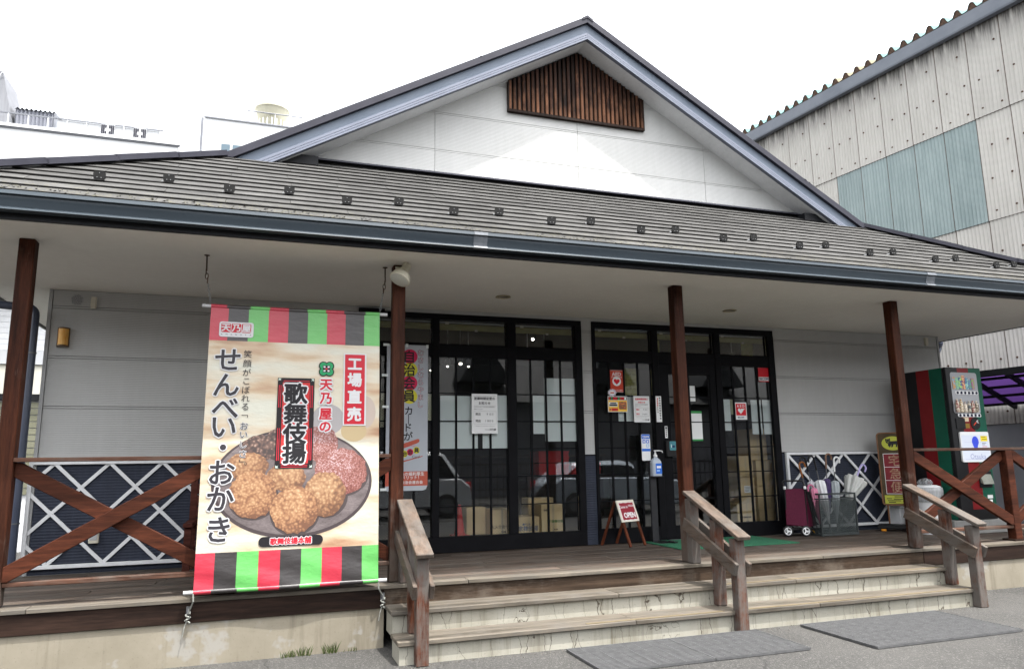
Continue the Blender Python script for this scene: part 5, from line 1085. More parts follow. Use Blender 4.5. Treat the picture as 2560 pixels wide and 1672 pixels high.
MB().box(VX0 + .07, VX0 + .215, VY0 - .012, VY0 - .001, 1.235, 1.365).build('bill_slot', m_plastic, t, bev=.004); patch(rect(.205, .285, 1.325, 1.375), flat('notice_tan', S(206, 190, 160)), t, vp, .0012, 'price_card'); patch(rect(.22, .29, 1.245, 1.30), flat('brass_plate', S(140, 112, 50), .35, .4), t, vp, .0012, 'coin_plate')
MB().lathe([(.075, 0), (.075, .008)], (VX0 + .385, VY0 - .001, 1.30), (0, -1, 0), 28).build('round_decal', m_plastic, t); patch([(.35, 1.275), (.40, 1.31), (.385, 1.32), (.345, 1.285)], m_or, t, Plane((VX0, VY0 - .0095, 0)), .0008, 'decal_mark'); patch([(.39, 1.33), (.43, 1.35), (.425, 1.32), (.44, 1.30), (.405, 1.31)][::-1], m_trim, t, Plane((VX0, VY0 - .0095, 0)), .0008, 'decal_mark')
P = rrect(.092, .556, .838, 1.200, .022); q = MB(); n_ = len(P); q.add([vp(x, z, .02) for x, z in P] + [vp(x, z, .0008) for x, z in P], [tuple(range(n_))] + [(i, i + n_, (i + 1) % n_ + n_, (i + 1) % n_) for i in range(n_)]); q.build('sign_frame', m_paper, t)
v2 = Plane((VX0, VY0 - .0206, 0)); P = rrect(.108, .540, .858, 1.160, .010); patch(P, flat('sign_pale', S(214, 220, 232)), t, v2, .0006, 'sign_sheet')
blu = flat('sign_cobalt', S(64, 84, 214)); patch([(.325 + .055 * math.sin(a) * (1 if math.cos(a) > -.2 else 1 + (math.cos(a) + .2) * .7), 1.075 + .072 * math.cos(a) - (.02 if math.cos(a) < -.5 else 0)) for a in [2 * math.pi * i / 30 for i in range(30)]][::-1], blu, t, v2, .0012, 'drop_mark'); patch(rect(.316, .334, .975, .995), blu, t, v2, .0012, 'drop_mark')
text('Otsuka', .088, flat('sign_greyblue', S(150, 158, 196)), t, v2, (.345, .905), .0012); patch(rect(.15, .43, 1.074, 1.0755), MATS['sign_greyblue'], t, v2, .0010, 'rule_line'); patch(rect(.14, .50, .868, .871), MATS['sign_greyblue'], t, v2, .0010, 'rule_line')
patch(rect(.415, .525, 1.085, 1.150), flat('sign_yellow', S(236, 214, 60)), t, v2, .0012, 'price_tag')
for x0, x1, z in ((.43, .50, 1.137), (.44, .515, 1.112), (.43, .50, 1.065), (.43, .48, 1.045), (.43, .51, 1.02)): patch(rect(x0, x1, z - .003, z + .003), m_ink if z > 1.03 else m_red, t, v2, .0018, 'info_text')
MB().box(VX0 + .33, VX0 + .535, VY0 - .012, VY0 - .001, .535, .725).build('outlet_frame', m_plastic, t, bev=.004); MB().prism([(VY0 - .013, .69), (VY0 - .013, .59), (VY0 - .05, .575), (VY0 - .045, .59)], 'x', VX0 + .345, VX0 + .52).build('outlet_flap', pmat('flap_plastic', (0.20, 0.21, 0.17), (0.30, 0.31, 0.27), 8, .3), t)
for x, z, w__, h_ in ((.44, .405, .085, .04), (.465, .362, .05, .028), (.47, .305, .045, .035)): patch(rect(x, x + w__, z, z + h_), m_paper, t, vp, .0014, 'info_label')
patch(rect(.42, .455, .745, .765), flat('brass_dot', S(200, 150, 40)), t, vp, .0014, 'coin_return')
# bench behind the banner
t = thing('porch_bench', 'dark red slatted bench against the wall behind the banner', 'bench', (.2, 1.35, 0))
m_bn = wood('bench_wood', (0.035, 0.010, 0.008), (0.085, 0.028, 0.020), (0.12, 0.07, 0.055), 'x', gamt=.15)
for x in (-.46, .84):
    MB().box(x - .03, x + .03, 1.52, 1.58, .001, .80).build('back_leg', m_bn, t, bev=.004); MB().box(x - .03, x + .03, 1.08, 1.14, .001, .40).build('front_leg', m_bn, t, bev=.004); MB().box(x - .04, x + .04, 1.05, 1.53, .402, .44).build('armrest', m_bn, t, bev=.006)
for i in range(4): MB().box(-.43, .81, 1.50, 1.52, .36 + i * .105, .45 + i * .105).build('back_slat', m_bn, t, bev=.003)
for i in range(4): MB().box(-.43, .81, 1.07 + i * .105, 1.165 + i * .105, .235, .26).build('seat_slat', m_bn, t, bev=.003)

# ------------------------------------------------------------------ inside the shop
def carton(x0, x1, y0, y1, z0, z1, label, lines=(), grp='cartons stacked behind the glass', tape=True):
    t_ = thing('carton', label, 'box', ((x0 + x1) / 2, (y0 + y1) / 2, z0), grp)
    o = MB().box(x0, x1, y0, y1, z0, z1).build('body', m_card, t_, bev=.004); pl_ = Plane((x0, y0 - .0006, z0))
    if tape: patch(rect((x1 - x0) * .46, (x1 - x0) * .54, 0, z1 - z0), pmat('packing_tape', (0.42, 0.33, 0.20), (0.5, 0.4, 0.26), 9, .3), t_, pl_, .0004, 'tape')
    for s_, sz_, cx_, cz_, m_ in lines: text(s_, sz_, m_, t_, pl_, (cx_, cz_), .0012, off=.0008)
    return t_
ink_g, ink_b = flat('ink_green', S(60, 104, 50)), flat('ink_blue', S(50, 76, 110))
sill = struct(MB().box(WX0 + .05, DX1, YW + .161, 2.5, .0205, .135).build('display_floor', pmat('display_board', (0.10, 0.085, 0.065), (0.15, 0.125, 0.10), 4, .6)))
carton(2.53, 2.80, 1.90, 2.25, .136, .408, 'carton with black lettering beside the red cone', [('大入りおつまみ', .042, .15, .085, m_ink), ('天乃屋', .018, .15, .03, m_ink)])
carton(2.848, 3.104, 1.90, 2.2, .136, .318, 'low carton with blue lettering in the right display pane', [('歌舞伎揚', .060, .12, .055, ink_b), ('瀬戸しお', .024, .10, .10, ink_b)])
carton(3.13, 3.418, 1.90, 2.2, .136, .442, 'upright carton with green lettering in the right display pane', [('三代歌舞伎揚', .034, .16, .12, ink_g), ('天乃屋', .016, .17, .03, m_ink), ('取扱', .024, .05, .245, m_ink)])
carton(2.30, 2.52, 2.05, 2.4, .136, .43, 'open carton left of the lettered cartons', tape=False); carton(3.10, 3.42, 2.25, 2.48, .136, .50, 'tall carton behind the green lettered one', tape=False)
q = 'stacked cartons in the right door sash'
carton(5.727, 6.006, 1.90, 2.2, .136, .373, 'bottom carton of the left stack in the right door sash, with black lettering', [('三代歌舞伎揚', .026, .12, .07, m_ink), ('天乃屋', .014, .14, .02, m_ink)], q); t_ = carton(5.768, 6.01, 1.90, 2.2, .376, .69, 'middle carton of the left stack in the right door sash, with a white label', (), q)
pl = Plane((5.85, 1.899, .50)); patch(rect(0, .11, 0, .085), m_paper, t_, pl, .001, 'address_label')
for i in range(4): patch(rect(.01, .06 + .012 * i, .015 + i * .018, .021 + i * .018), m_ink, t_, pl, .0016, 'label_text')
carton(5.784, 6.004, 1.90, 2.2, .693, .955, 'top carton of the left stack in the right door sash', (), q)
carton(6.055, 6.36, 1.90, 2.2, .136, .297, 'bottom carton of the right stack in the right door sash', (), q, False); carton(6.042, 6.34, 1.90, 2.2, .30, .572, 'second carton of the right stack in the right door sash', (), q); carton(6.048, 6.33, 1.90, 2.2, .575, .898, 'third carton of the right stack in the right door sash', (), q); carton(5.97, 6.25, 1.92, 2.2, .901, 1.29, 'top carton of the right stack in the right door sash', (), q)
t = thing('traffic_cone', 'red traffic cone standing behind the display glass', 'cone', (2.42, 2.3, .136)); cr = flat('cone_red', S(190, 30, 34), .5); MB().lathe([(.075, .015), (.06, .02), (.018, .33), (.012, .335)], (2.2, 1.98, .136), n=20).build('cone_body', cr, t, smooth=True); MB().box(2.11, 2.29, 1.89, 2.07, .1365, .150).build('base', cr, t)
def crate(x, y, z, label):
    t_ = thing('red_crate', label, 'crate', (x, y, z), 'red plastic crates inside the shop'); cm = flat('crate_red', S(206, 24, 30), .45); w2, d2, h = .20, .15, .14
    for a, b, c, d in ((-w2, w2, -d2, -d2 + .012), (-w2, w2, d2 - .012, d2), (-w2, -w2 + .012, -d2 + .0121, d2 - .0121), (w2 - .012, w2, -d2 + .0121, d2 - .0121)): MB().box(x + a, x + b, y + c, y + d, z + .02, z + h).build('side', cm, t_)
    MB().box(x - w2, x + w2, y - d2, y + d2, z, z + .0195).build('floor', cm, t_)
    for i in range(5): MB().box(x - w2 + .02 + i * .076, x - w2 + .05 + i * .076, y - d2 - .008, y - d2 - .0005, z + .02, z + h - .01).build('rib', cm, t_)
    for zz in (z + .05, z + h - .02): MB().box(x - w2 - .004, x + w2 + .004, y - d2 - .012, y - d2 - .0085, zz, zz + .02).build('rim', cm, t_)
for i in range(2): crate(3.58, 2.75, .76 + i * .15, 'red plastic crate, %s of the left pile inside the shop' % ('lower' if i == 0 else 'upper'))
crate(4.06, 2.85, .76, 'red plastic crate on its own behind the pillar inside the shop')
t = thing('display_table', 'dark display table inside the shop carrying the red crates', 'table', (3.8, 2.8, .02)); MB().box(3.2, 4.4, 2.55, 3.05, .70, .755).build('top', m_fascia, t)
for x in (3.24, 4.36):
    for y in (2.59, 3.01): MB().box(x - .025, x + .025, y - .025, y + .025, .0205, .699).build('leg', m_fascia, t)
# rolled blinds and curtain strips
m_bl = pmat('blind_olive', (0.26, 0.245, 0.10), (0.34, 0.32, 0.14), 6, .7)
wn = ['left', 'middle', 'right']
for i, (a, b) in enumerate(((1.09, 1.823), (1.91, 2.677), (2.79, 3.51), (3.775, 4.513), (4.605, 5.39), (5.485, 6.195))):
    t = thing('rolled_blind', 'rolled olive blind over the %s transom of the %s' % (wn[i % 3], 'display window' if i < 3 else 'doors'), 'blind', (a, 1.80, 2.40), 'rolled blinds in the transom windows')
    MB().tube([(a, 1.81, 2.418), (b, 1.81, 2.418)], .030, 12).build('roll', m_bl, t, smooth=True); MB().box(a, b, 1.785, 1.80, 2.375, 2.39).build('bottom_bar', m_bl, t); MB().box(a, b, 1.78, 1.80, 2.452, 2.466).build('head_rail', m_trim, t); MB().box(a + .08, a + .12, 1.772, 1.779, 2.435, 2.462).build('price_tag', m_ivory, t); MB().box(a + (b - a) * .55, a + (b - a) * .55 + .03, 1.772, 1.784, 2.365, 2.385).build('pull_tab', m_ivory, t)
def quilt(x0, x1, z0, z1, y, label):
    t_ = thing('quilted_curtain', label, 'curtain', ((x0 + x1) / 2, y, z0), 'olive quilted fabric behind the door glass'); qm = MB(); n = 8; nz = max(2, int(n * (z1 - z0) / (x1 - x0)))
    def yy(i, j): return y + .010 * math.cos(math.pi * 2 * (i / n * 1.5 + j / nz * nz / n * 1.5)) * math.cos(math.pi * 2 * (i / n * 1.5 - j / n * 1.5))
    for j in range(nz + 1):
        for i in range(n + 1): qm.v.append(Vector((x0 + (x1 - x0) * i / n, yy(i, j), z0 + (z1 - z0) * j / nz)))
    for j in range(nz):
        for i in range(n): qm.f.append((j * (n + 1) + i, j * (n + 1) + i + 1, (j + 1) * (n + 1) + i + 1, (j + 1) * (n + 1) + i)); qm.m.append(0)
    qm.build('fabric', pmat('quilt_olive', (0.34, 0.32, 0.08), (0.46, 0.43, 0.13), 8, .5), t_)
quilt(4.275, 4.445, 1.70, 2.03, 1.95, 'olive quilted fabric behind the left door sash'); quilt(4.62, 4.78, 2.20, 2.39, 1.95, 'olive quilted fabric behind the middle door transom'); quilt(5.99, 6.17, 2.20, 2.40, 1.95, 'olive quilted fabric behind the right door transom')
# lit spotlights inside
em = emis('lamp_glow', (1.0, 0.93, 0.82), 6)
for i, (x, z, y) in enumerate(((2.62, 2.24, 3.5), (2.44, 2.20, 3.5), (2.76, 2.22, 3.6), (3.85, 2.33, 3.5), (3.56, 2.33, 3.4), (3.67, 2.62, 3.5), (2.21, 2.14, 3.5), (6.63, 2.36, 3.0))):
    t = thing('track_spotlight', 'lit ceiling spotlight inside the shop, %s' % ['brightest in the middle display pane', 'leftmost in the middle display pane', 'small one right in the middle display pane', 'at the top of the right display pane', 'leftmost in the right display pane', 'in the right transom of the display window', 'beside the hanging flag', 'behind the right door sash'][i], 'light', (x, y, z), 'lit spotlights inside the shop')
    MB().lathe([(.030, 0), (.036, .05), (.036, .11), (.015, .13)], (x, y, z), (.1, .45, .6), 14).build('can', m_trim, t, smooth=True); rb = .018 if i in (0, 5) else .009; MB().lathe([(rb, 0), (rb, .004)], Vector((x, y, z)) - Vector((.1, .45, .6)).normalized() * .0045, (.1, .45, .6), 12).build('bulb', em, t); MB().tube([Vector((x, y, z)) + Vector((.1, .45, .6)).normalized() * .12, (x + .02, y + .08, 2.719)], .008, 6).build('stem', m_trim, t)
t = thing('shop_screen', 'dark flat screen inside the shop behind the banner edge', 'screen', (1.15, 2.6, .02)); MB().box(.95, 1.42, 2.60, 2.63, .95, 1.28).build('panel', m_plastic, t); MB().box(1.15, 1.22, 2.60, 2.64, .0205, .949).build('stand', m_plastic, t)
t = thing('shop_counter', 'dark wooden shelf unit at the back of the shop', 'shelf', (3.5, 5.6, .02)); MB().box(1.8, 5.6, 5.4, 5.9, .0205, 1.0).build('body', m_fascia, t); MB().box(1.75, 5.65, 5.35, 5.95, 1.0005, 1.04).build('worktop', m_riser, t)

# ------------------------------------------------------------------ corrugated warehouse on the right
wh = thing('corrugated_warehouse', 'grey corrugated sheet warehouse with teal skylight sheets right of the shop', 'building', (11.5, 2.0, GZ))
TH = R(-8); D_ = Vector((math.sin(TH), math.cos(TH), 0)); N_ = Vector((-math.cos(TH), math.sin(TH), 0)); O_ = Vector((11.5, 2.0, 0))
def wp(t_, z, out=0.0): return O_ + D_ * t_ + N_ * out + Vector((0, 0, z))
def sheetmat(name, c1, c2, teal=False):
    m, t_, p = newmat(name); v = coords(t_, (1, 1, 1), True); f = noise(t_, v, 1.2, 6, .6); st = noise(t_, coords(t_, (7, 7, .5), True), 1.6, 6, .7)
    col = ramp(t_, [(.35, c1), (.65, c2)], mth(t_, 'ADD', mth(t_, 'MULTIPLY', f, .5), mth(t_, 'MULTIPLY', st, .5)))
    if not teal:   # soot streaks that run down from the gutter
        geo = t_.nodes.new('ShaderNodeNewGeometry'); sx = t_.nodes.new('ShaderNodeSeparateXYZ'); t_.links.new(geo.outputs['Position'], sx.inputs[0])
        mr = nd(t_, 'MapRange'); t_.links.new(sx.outputs['Z'], mr.inputs['Value']); mr.inputs['From Min'].default_value = 7.55; mr.inputs['From Max'].default_value = 8.25
        sn = noise(t_, coords(t_, (13, 13, .7), False), 1.5, 4, .7); k_ = mth(t_, 'MULTIPLY', mth(t_, 'POWER', mr.outputs[0], 1.7), mth(t_, 'MAXIMUM', mth(t_, 'MULTIPLY', mth(t_, 'SUBTRACT', sn, .30), 5.0), 0.0))
        k_ = mth(t_, 'MINIMUM', k_, .80); col = mixc(t_, col, (.035, .033, .032), k_)
    col = randv(t_, col, .07); t_.links.new(col, p.inputs['Base Color']); p.inputs['Roughness'].default_value = .55 if teal else .8; return m
m_sh = sheetmat('cement_sheet', (0.355, 0.343, 0.315), (0.44, 0.428, 0.398)); m_tl = sheetmat('teal_sheet', (0.150, 0.200, 0.200), (0.235, 0.29, 0.288), True)
m_bolt = pmat('bolt_rust', (0.035, 0.018, 0.012), (0.07, 0.035, 0.02), 40, .8); m_strk = pmat('rust_streak', (0.30, 0.24, 0.19), (0.36, 0.31, 0.26), 30, .8)
SW = .5625; pitch = .0625
def wavesheet(z0, z1):
    q_ = MB(); n = 9 * 6
    for z, o_ in ((z0, .014), (z1, .002)):
        for i in range(n + 3):
            t_ = i / 6 * pitch - .004; q_.v.append(D_ * t_ + N_ * (o_ + .010 * i / (n + 2) + .0075 * math.cos(2 * math.pi * t_ / pitch)) + Vector((0, 0, z)))
    k = n + 3
    for i in range(k - 1): q_.f.append((i, k + i, k + i + 1, i + 1)); q_.m.append(0)
    e0, e1 = q_.v[k - 1], q_.v[2 * k - 1]; q_.add([e0, e1, e1 + D_ * .016 - N_ * .010, e0 + D_ * .016 - N_ * .010], [(0, 1, 2, 3)], 1)   # lap edge coloured dark, its shadow line painted in
    b0 = [q_.v[i] for i in range(k)]; q_.add(b0 + [p_ - N_ * .012 - Vector((0, 0, .004)) for p_ in b0], [(i, i + 1, k + i + 1, k + i) for i in range(k - 1)], 1)
    return q_.mesh('corrugated_sheet', [m_sh, m_rust_lapshade])
zrow = [(6.55, 8.30, .012), (4.74, 6.56, .006), (2.93, 4.75, .003), (1.41, 2.94, .0)]
bm = MB(); bm.lathe([(.019, 0), (.017, .006), (.009, .012)], (0, 0, 0), N_, 8); bm = bm.mesh('bolt', m_bolt)
smb = MB(); smb.add([D_ * -.004, D_ * .004, D_ * .002 + Vector((0, 0, -.09)), D_ * -.001 + Vector((0, 0, -.10))], [(0, 3, 2, 1)]); smb = smb.mesh('rust_streak', m_strk)
t0 = .43 - SW * 5
for r_, (z0, z1, o_) in enumerate(zrow):
    me = wavesheet(z0, z1); me_t = None
    for c in range(16):
        tt = t0 + c * SW
        teal = r_ == 1 and 5 <= c < 10
        if teal and me_t is None: me_t = me.copy(); me_t.materials[0] = m_tl
        p = O_ + D_ * tt + N_ * (o_ + (.004 if teal else 0))
        s_ = inst('skylight_sheet' if teal else 'corrugated_sheet', me_t if teal else me, p, wh)
        if not teal and c > 1:
            for zz in ((z1 - .50, z0 + .66, z0 + .13) if r_ == 0 else (z1 - .55, z1 - 1.12, z0 + .16) if r_ < 3 else (z1 - .5, z0 + .2)):
                for ts in ((.14, .42) if zz != z1 - .50 or r_ else (.16,)):
                    tk = tt + round((ts + random.uniform(-.02, .02)) / pitch) * pitch
                    inst('bolt', bm, wp(tk, zz + random.uniform(-.012, .012), o_ + .020), wh)
                    if random.random() < .4: inst('rust_streak', smb, wp(tk, zz - .012, o_ + .0245), wh)
q = MB(); a, b = wp(-3.2, 0), wp(6.6, 0); bk_ = Vector((4.5, .6, 0))
for p0, p1, z0, z1 in ((a, b, GZ, 8.3),):
    q.add([p0 + Vector((0, 0, z0)) - N_ * .02, p1 + Vector((0, 0, z0)) - N_ * .02, p1 + Vector((0, 0, z1)) - N_ * .02, p0 + Vector((0, 0, z1)) - N_ * .02, p0 + bk_ + Vector((0, 0, z0)), p1 + bk_ + Vector((0, 0, z0)), p1 + bk_ + Vector((0, 0, z1)), p0 + bk_ + Vector((0, 0, z1))], [(0, 3, 2, 1), (4, 5, 6, 7), (0, 4, 7, 3), (1, 2, 6, 5), (3, 7, 6, 2)])
q.build('wall_core', pmat('lower_wall', (0.2200, 0.2300, 0.2450), (0.2700, 0.2800, 0.2950), 1.5, .7), wh)
q = MB(); q.add([wp(-3.2, GZ + .001, .001), wp(-3.2, 1.40, .001), wp(6.6, 1.40, .001), wp(6.6, GZ + .001, .001)], [(0, 1, 2, 3)]); q.build('lower_wall', MATS['lower_wall'], wh)
# gutter and roof of the warehouse
gp = [(.0, 8.20), (.06, 8.16), (.15, 8.17), (.16, 8.20), (.165, 8.42), (.145, 8.43), (.14, 8.22), (.0, 8.24)]
q = MB(); n_ = len(gp)
for tt in (-3.2, 5.66): q.v += [wp(tt, z, o_) for o_, z in gp]
q.f = [(i, i + n_, (i + 1) % n_ + n_, (i + 1) % n_) for i in range(n_)] + [tuple(range(n_)), tuple(range(2 * n_ - 1, n_ - 1, -1))]; q.m = [0] * len(q.f)
q.build('gutter', pmat('grey_gutter', (0.1250, 0.1400, 0.1650), (0.1650, 0.1800, 0.2050), 2, .45), wh)
q = MB().tube([wp(5.52, 8.20, .09), wp(5.52, 8.0, .09), wp(5.50, 7.7, .07), wp(5.50, 4.0, .07)], .055, 12).build('downpipe', MATS['grey_gutter'], wh, smooth=True)
RP = .2535
def roofwave(mat, nm):
    q_ = MB(); pr = [(0, 0), (.03, .01), (.075, .105), (.115, .125), (.15, .105), (.195, .01), (RP + .01, 0)]; k = len(pr); back = -N_ * 2.6 + Vector((0, 0, .75))
    for off in (Vector((0, 0, 0)), back):
        for tt, h in pr: q_.v.append(D_ * tt + N_ * .15 + Vector((0, 0, h * 1.05)) + off)
    for i in range(k - 1): q_.f.append((i, i + 1, k + i + 1, k + i)); q_.m.append(0)
    return q_.mesh(nm, mat)
rt = roofwave(pmat('teal_roof', (0.0700, 0.1650, 0.1650), (0.1100, 0.2100, 0.2050), 4, .5), 'roof_sheet'); ry = roofwave(pmat('ochre_roof', (0.1500, 0.1280, 0.0750), (0.2000, 0.1700, 0.1100), 5, .6), 'roof_sheet')
cl = MB(); cl.add([D_ * .03, D_ * .078 + Vector((0, 0, .108)), D_ * .115 + Vector((0, 0, .128)), D_ * .148 + Vector((0, 0, .108)), D_ * .195], [(4, 3, 2, 1, 0)]); cl = cl.mesh('ridge_end', m_rust_lapshade)
for i in range(36):
    tt = -3.2 + i * RP; p = wp(tt, 8.445)
    yel_ = 1.95 < tt < 2.9
    inst('roof_sheet', ry if yel_ else rt, p, wh); inst('ridge_end', cl, p + N_ * .135, wh)
# purple lean-to canopy
cp = thing('lean_to_canopy', 'lean-to roof of purple translucent sheets on dark rafters against the warehouse', 'canopy', (11.2, 1.2, GZ))
def purp():
    m, t_, p = newmat('purple_sheet'); out = t_.nodes['Material Output']; tl_ = nd(t_, 'BsdfTranslucent', Color=(.085, .038, .17, 1)); mx = t_.nodes.new('ShaderNodeMixShader'); mx.inputs[0].default_value = .6; p.inputs['Base Color'].default_value = (.075, .03, .15, 1); p.inputs['Roughness'].default_value = .4
    t_.links.new(p.outputs[0], mx.inputs[1]); t_.links.new(tl_.outputs[0], mx.inputs[2]); t_.links.new(mx.outputs[0], out.inputs['Surface']); return m
mp_ = purp()
for i in range(6):
    ta, tb = -2.4 + i * .56, -2.4 + i * .56 + .545; q = MB(); q.add([wp(ta, 1.70, .06), wp(tb, 1.70, .06), wp(tb, 2.14, 1.25), wp(ta, 2.14, 1.25)], [(0, 1, 2, 3)]); q.build('roof_sheet', mp_, cp)
    q = MB(); q.beam(wp(ta, 1.66, .06), wp(ta, 2.10, 1.25), .045, .07); q.build('rafter', m_dark, cp)
for k_ in (.1, .35, .6, .85, 1.0):
    q = MB(); q.beam(wp(-2.45, 1.668 + .44 * k_, .06 + 1.19 * k_), wp(.97, 1.668 + .44 * k_, .06 + 1.19 * k_), .04, .04 if k_ < 1 else .10); q.build('purlin', m_dark, cp)
for tt in (-2.3, -.8): q = MB(); q.beam(wp(tt, GZ, 1.2), wp(tt, 2.04, 1.2), .06, .06, (1, 0, 0)); q.build('post', m_dark, cp)
# parked bicycle under the canopy
def bicycle(base, ang, label):
    t_ = thing('bicycle', label, 'bicycle', base, 'bicycles under the canopy'); X_ = Matrix.Translation(Vector(base)) @ Matrix.Rotation(ang, 4, 'Z'); r_ = .31
    for x in (-.52, .52):
        c = Vector((x, 0, r_)); q_ = MB(X_); q_.tube([c + Vector((math.cos(2 * math.pi * i / 24), 0, math.sin(2 * math.pi * i / 24))) * r_ * .97 for i in range(24)], .016, 6, closed=True); w_ = q_.build('wheel', m_plastic, t_)
        q_ = MB(X_)
        for i in range(12): q_.tube([c, c + Vector((math.cos(i * .5236), 0, math.sin(i * .5236))) * r_ * .95], .002, 4)
        q_.build('spokes', m_steel, w_)
    for a_, b_ in (((-.52, 0, r_), (-.1, 0, .30)), ((-.1, 0, .30), (-.2, 0, .78)), ((-.1, 0, .30), (.36, 0, .72)), ((.52, 0, r_), (.34, 0, .92)), ((-.52, 0, r_), (-.18, 0, .62))): MB(X_).tube([a_, b_], .016, 8).build('frame_tube', flat('bike_silver', (.5, .5, .52), .35, .5), t_)
    MB(X_).tube([(.34, -.25, .96), (.34, 0, .98), (.34, .25, .96)], .011, 8).build('handlebar', m_steel, t_); MB(X_).box(-.32, -.08, -.07, .07, .78, .83).build('saddle', m_plastic, t_, bev=.02); MB(X_).box(.40, .66, -.15, .15, .72, .92).build('basket', clearcloth('basket_wire', (.25, .25, .25), .3), t_)
bicycle((10.35, .75, GZ), R(75), 'bicycle parked under the canopy beyond the vending machine'); bicycle((10.75, .55, GZ), R(80), 'second bicycle under the canopy, nearer the warehouse wall')

# ------------------------------------------------------------------ white buildings far left
KS = 1.5
def far(x, z, y=22.0): return CAM_LOC + (Vector((x, y, z)) - CAM_LOC) * KS
m_fw = pmat('far_white_wall', (0.5000, 0.5100, 0.5200), (0.5600, 0.5700, 0.5800), .4, .8); m_fg = pmat('far_grey_metal', (0.1300, 0.1370, 0.1550), (0.1800, 0.1870, 0.2050), 2, .5)
YB = far(0, 0).y
fb = thing('white_factory', 'big plain white factory block behind the shop on the far left', 'building', (-14, YB + 4, GZ))
p0, p1 = far(-13, 12.72), far(-3.25, 12.72)
MB().box(p0.x, p1.x, YB, YB + 9, GZ, p1.z).build('wall', m_fw, fb); MB().box(p0.x, p1.x + .15, YB - .12, YB - .001, p1.z - .10, p1.z + .06).build('coping', m_fw, fb)
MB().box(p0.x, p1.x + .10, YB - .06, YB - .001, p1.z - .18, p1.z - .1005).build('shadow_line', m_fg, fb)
zr_ = far(0, 13.2).z
MB().box(p0.x, far(-3.77, 0).x, YB + .05, YB + .12, zr_ - .05, zr_ + .02).build('parapet_rail', m_fg, fb); MB().box(far(-7.2, 0).x, far(-3.9, 0).x, YB + .13, YB + .25, p1.z + .061, zr_ - .06).build('parapet', m_fw, fb)
for xx in range(9): MB().box(far(-8.7 + xx * .6, 0).x, far(-8.7 + xx * .6, 0).x + .05, YB + .05, YB + .11, p1.z + .06, zr_ - .051).build('rail_post', m_fw, fb)
for xa, xb in ((-5.80, -5.37), (-4.75, -4.33)):
    a, b = far(xa, 12.76), far(xb, 13.15); vt = MB().box(a.x, b.x, YB - .04, YB + .04, a.z, b.z).build('roof_vent', m_fw, fb); w5 = (b.x - a.x) / 7
    for k in (0, 1, 2, 4, 5, 6):
        if k in (2, 4): MB().box(a.x + k * w5 + .008, a.x + (k + 1) * w5 - .008, YB - .06, YB - .0405, a.z + .03, a.z + .20).build('louvre', m_cap, vt); MB().box(a.x + k * w5 + .008, a.x + (k + 1) * w5 - .008, YB - .06, YB - .0405, b.z - .20, b.z - .03).build('louvre', m_cap, vt)
        else: MB().box(a.x + k * w5 + .008, a.x + (k + 1) * w5 - .008, YB - .06, YB - .0405, a.z + .03, b.z - .03).build('louvre', m_cap, vt)
a, b = far(-8.64, 12.75), far(-7.42, 13.57)
rh = thing('rooftop_shed', 'corrugated rooftop shed with a dark wavy roof edge at the far left', 'shed', (a.x + .9, YB + 1, a.z)); q = MB(); n = 40
for z in (a.z, b.z):
    for i in range(n + 1): q.v.append(Vector((a.x + (b.x - a.x) * i / n, YB + .8 + .05 * math.cos(i * 2 * math.pi / 4), z)))
for i in range(n): q.f.append((i, i + 1, n + 2 + i, n + 1 + i)); q.m.append(0)
q.build('wall', pmat('shed_sheet', (0.1500, 0.1570, 0.1850), (0.2000, 0.2070, 0.2350), 1, .6), rh)
q = MB(); n = 56
for dy, dz in ((-.1, 0), (2.5, .35)):
    for i in range(n + 1): q.v.append(Vector((a.x - .1 + (b.x - a.x + .16) * i / n, YB + .8 + dy, b.z + .03 + .05 * math.cos(i * 2 * math.pi / 6) + dz)))
for i in range(n): q.f.append((i, i + 1, n + 2 + i, n + 1 + i)); q.m.append(0)
q.build('roof', m_fg, rh); MB().box(b.x, b.x + .10, YB + .7, YB + 3, a.z - .2, b.z).build('end_trim', m_fg, rh); MB().box(a.x, b.x - .001, YB + .9, YB + 3, a.z - .1, b.z - .03).build('core', m_fw, rh)
a = far(-9.12, 12.75); b = far(-8.72, 14.9)
lt = thing('stair_tower', 'pale corrugated rooftop tower with a sloping side cut by the left picture edge', 'building', (a.x, YB, a.z)); MB().prism([(a.x - 3, a.z - .3), (b.x + .12, a.z - .3), (b.x - .12, b.z - 1.9), (a.x + .05, b.z - .1), (a.x - 3, b.z + .9)], 'y', YB + .5, YB + 3).build('wall', pmat('tower_wall', (0.1600, 0.1650, 0.1800), (0.2100, 0.2150, 0.2300), 1.5, .7, stretch=(6, 1, .4)), lt)
for k in range(2): MB().tube([Vector((a.x + .12 + k * .12 + .28 * math.cos(t_), YB + .4, b.z - .25 - k * .25 + .38 * math.sin(t_))) for t_ in [math.pi * i / 10 for i in range(11)]], .02, 5).build('ladder_hoop', m_fw, lt)
tb_ = thing('tank_building', 'white block with a round rooftop water tank left of the gable', 'building', (0, YB + 4, GZ)); a, b = far(-2.36, 13.78), far(3.2, 13.78)
MB().box(a.x, b.x, YB - .5, YB + 8, GZ, a.z).build('wall', m_fw, tb_); MB().box(a.x - .05, b.x, YB - .56, YB - .501, a.z - .05, a.z + .03).build('coping', m_fg, tb_); MB().tube([(a.x - .12, YB - .55, a.z - .1), (a.x - .12, YB - .55, GZ)], .07, 8).build('downpipe', m_fg, tb_)
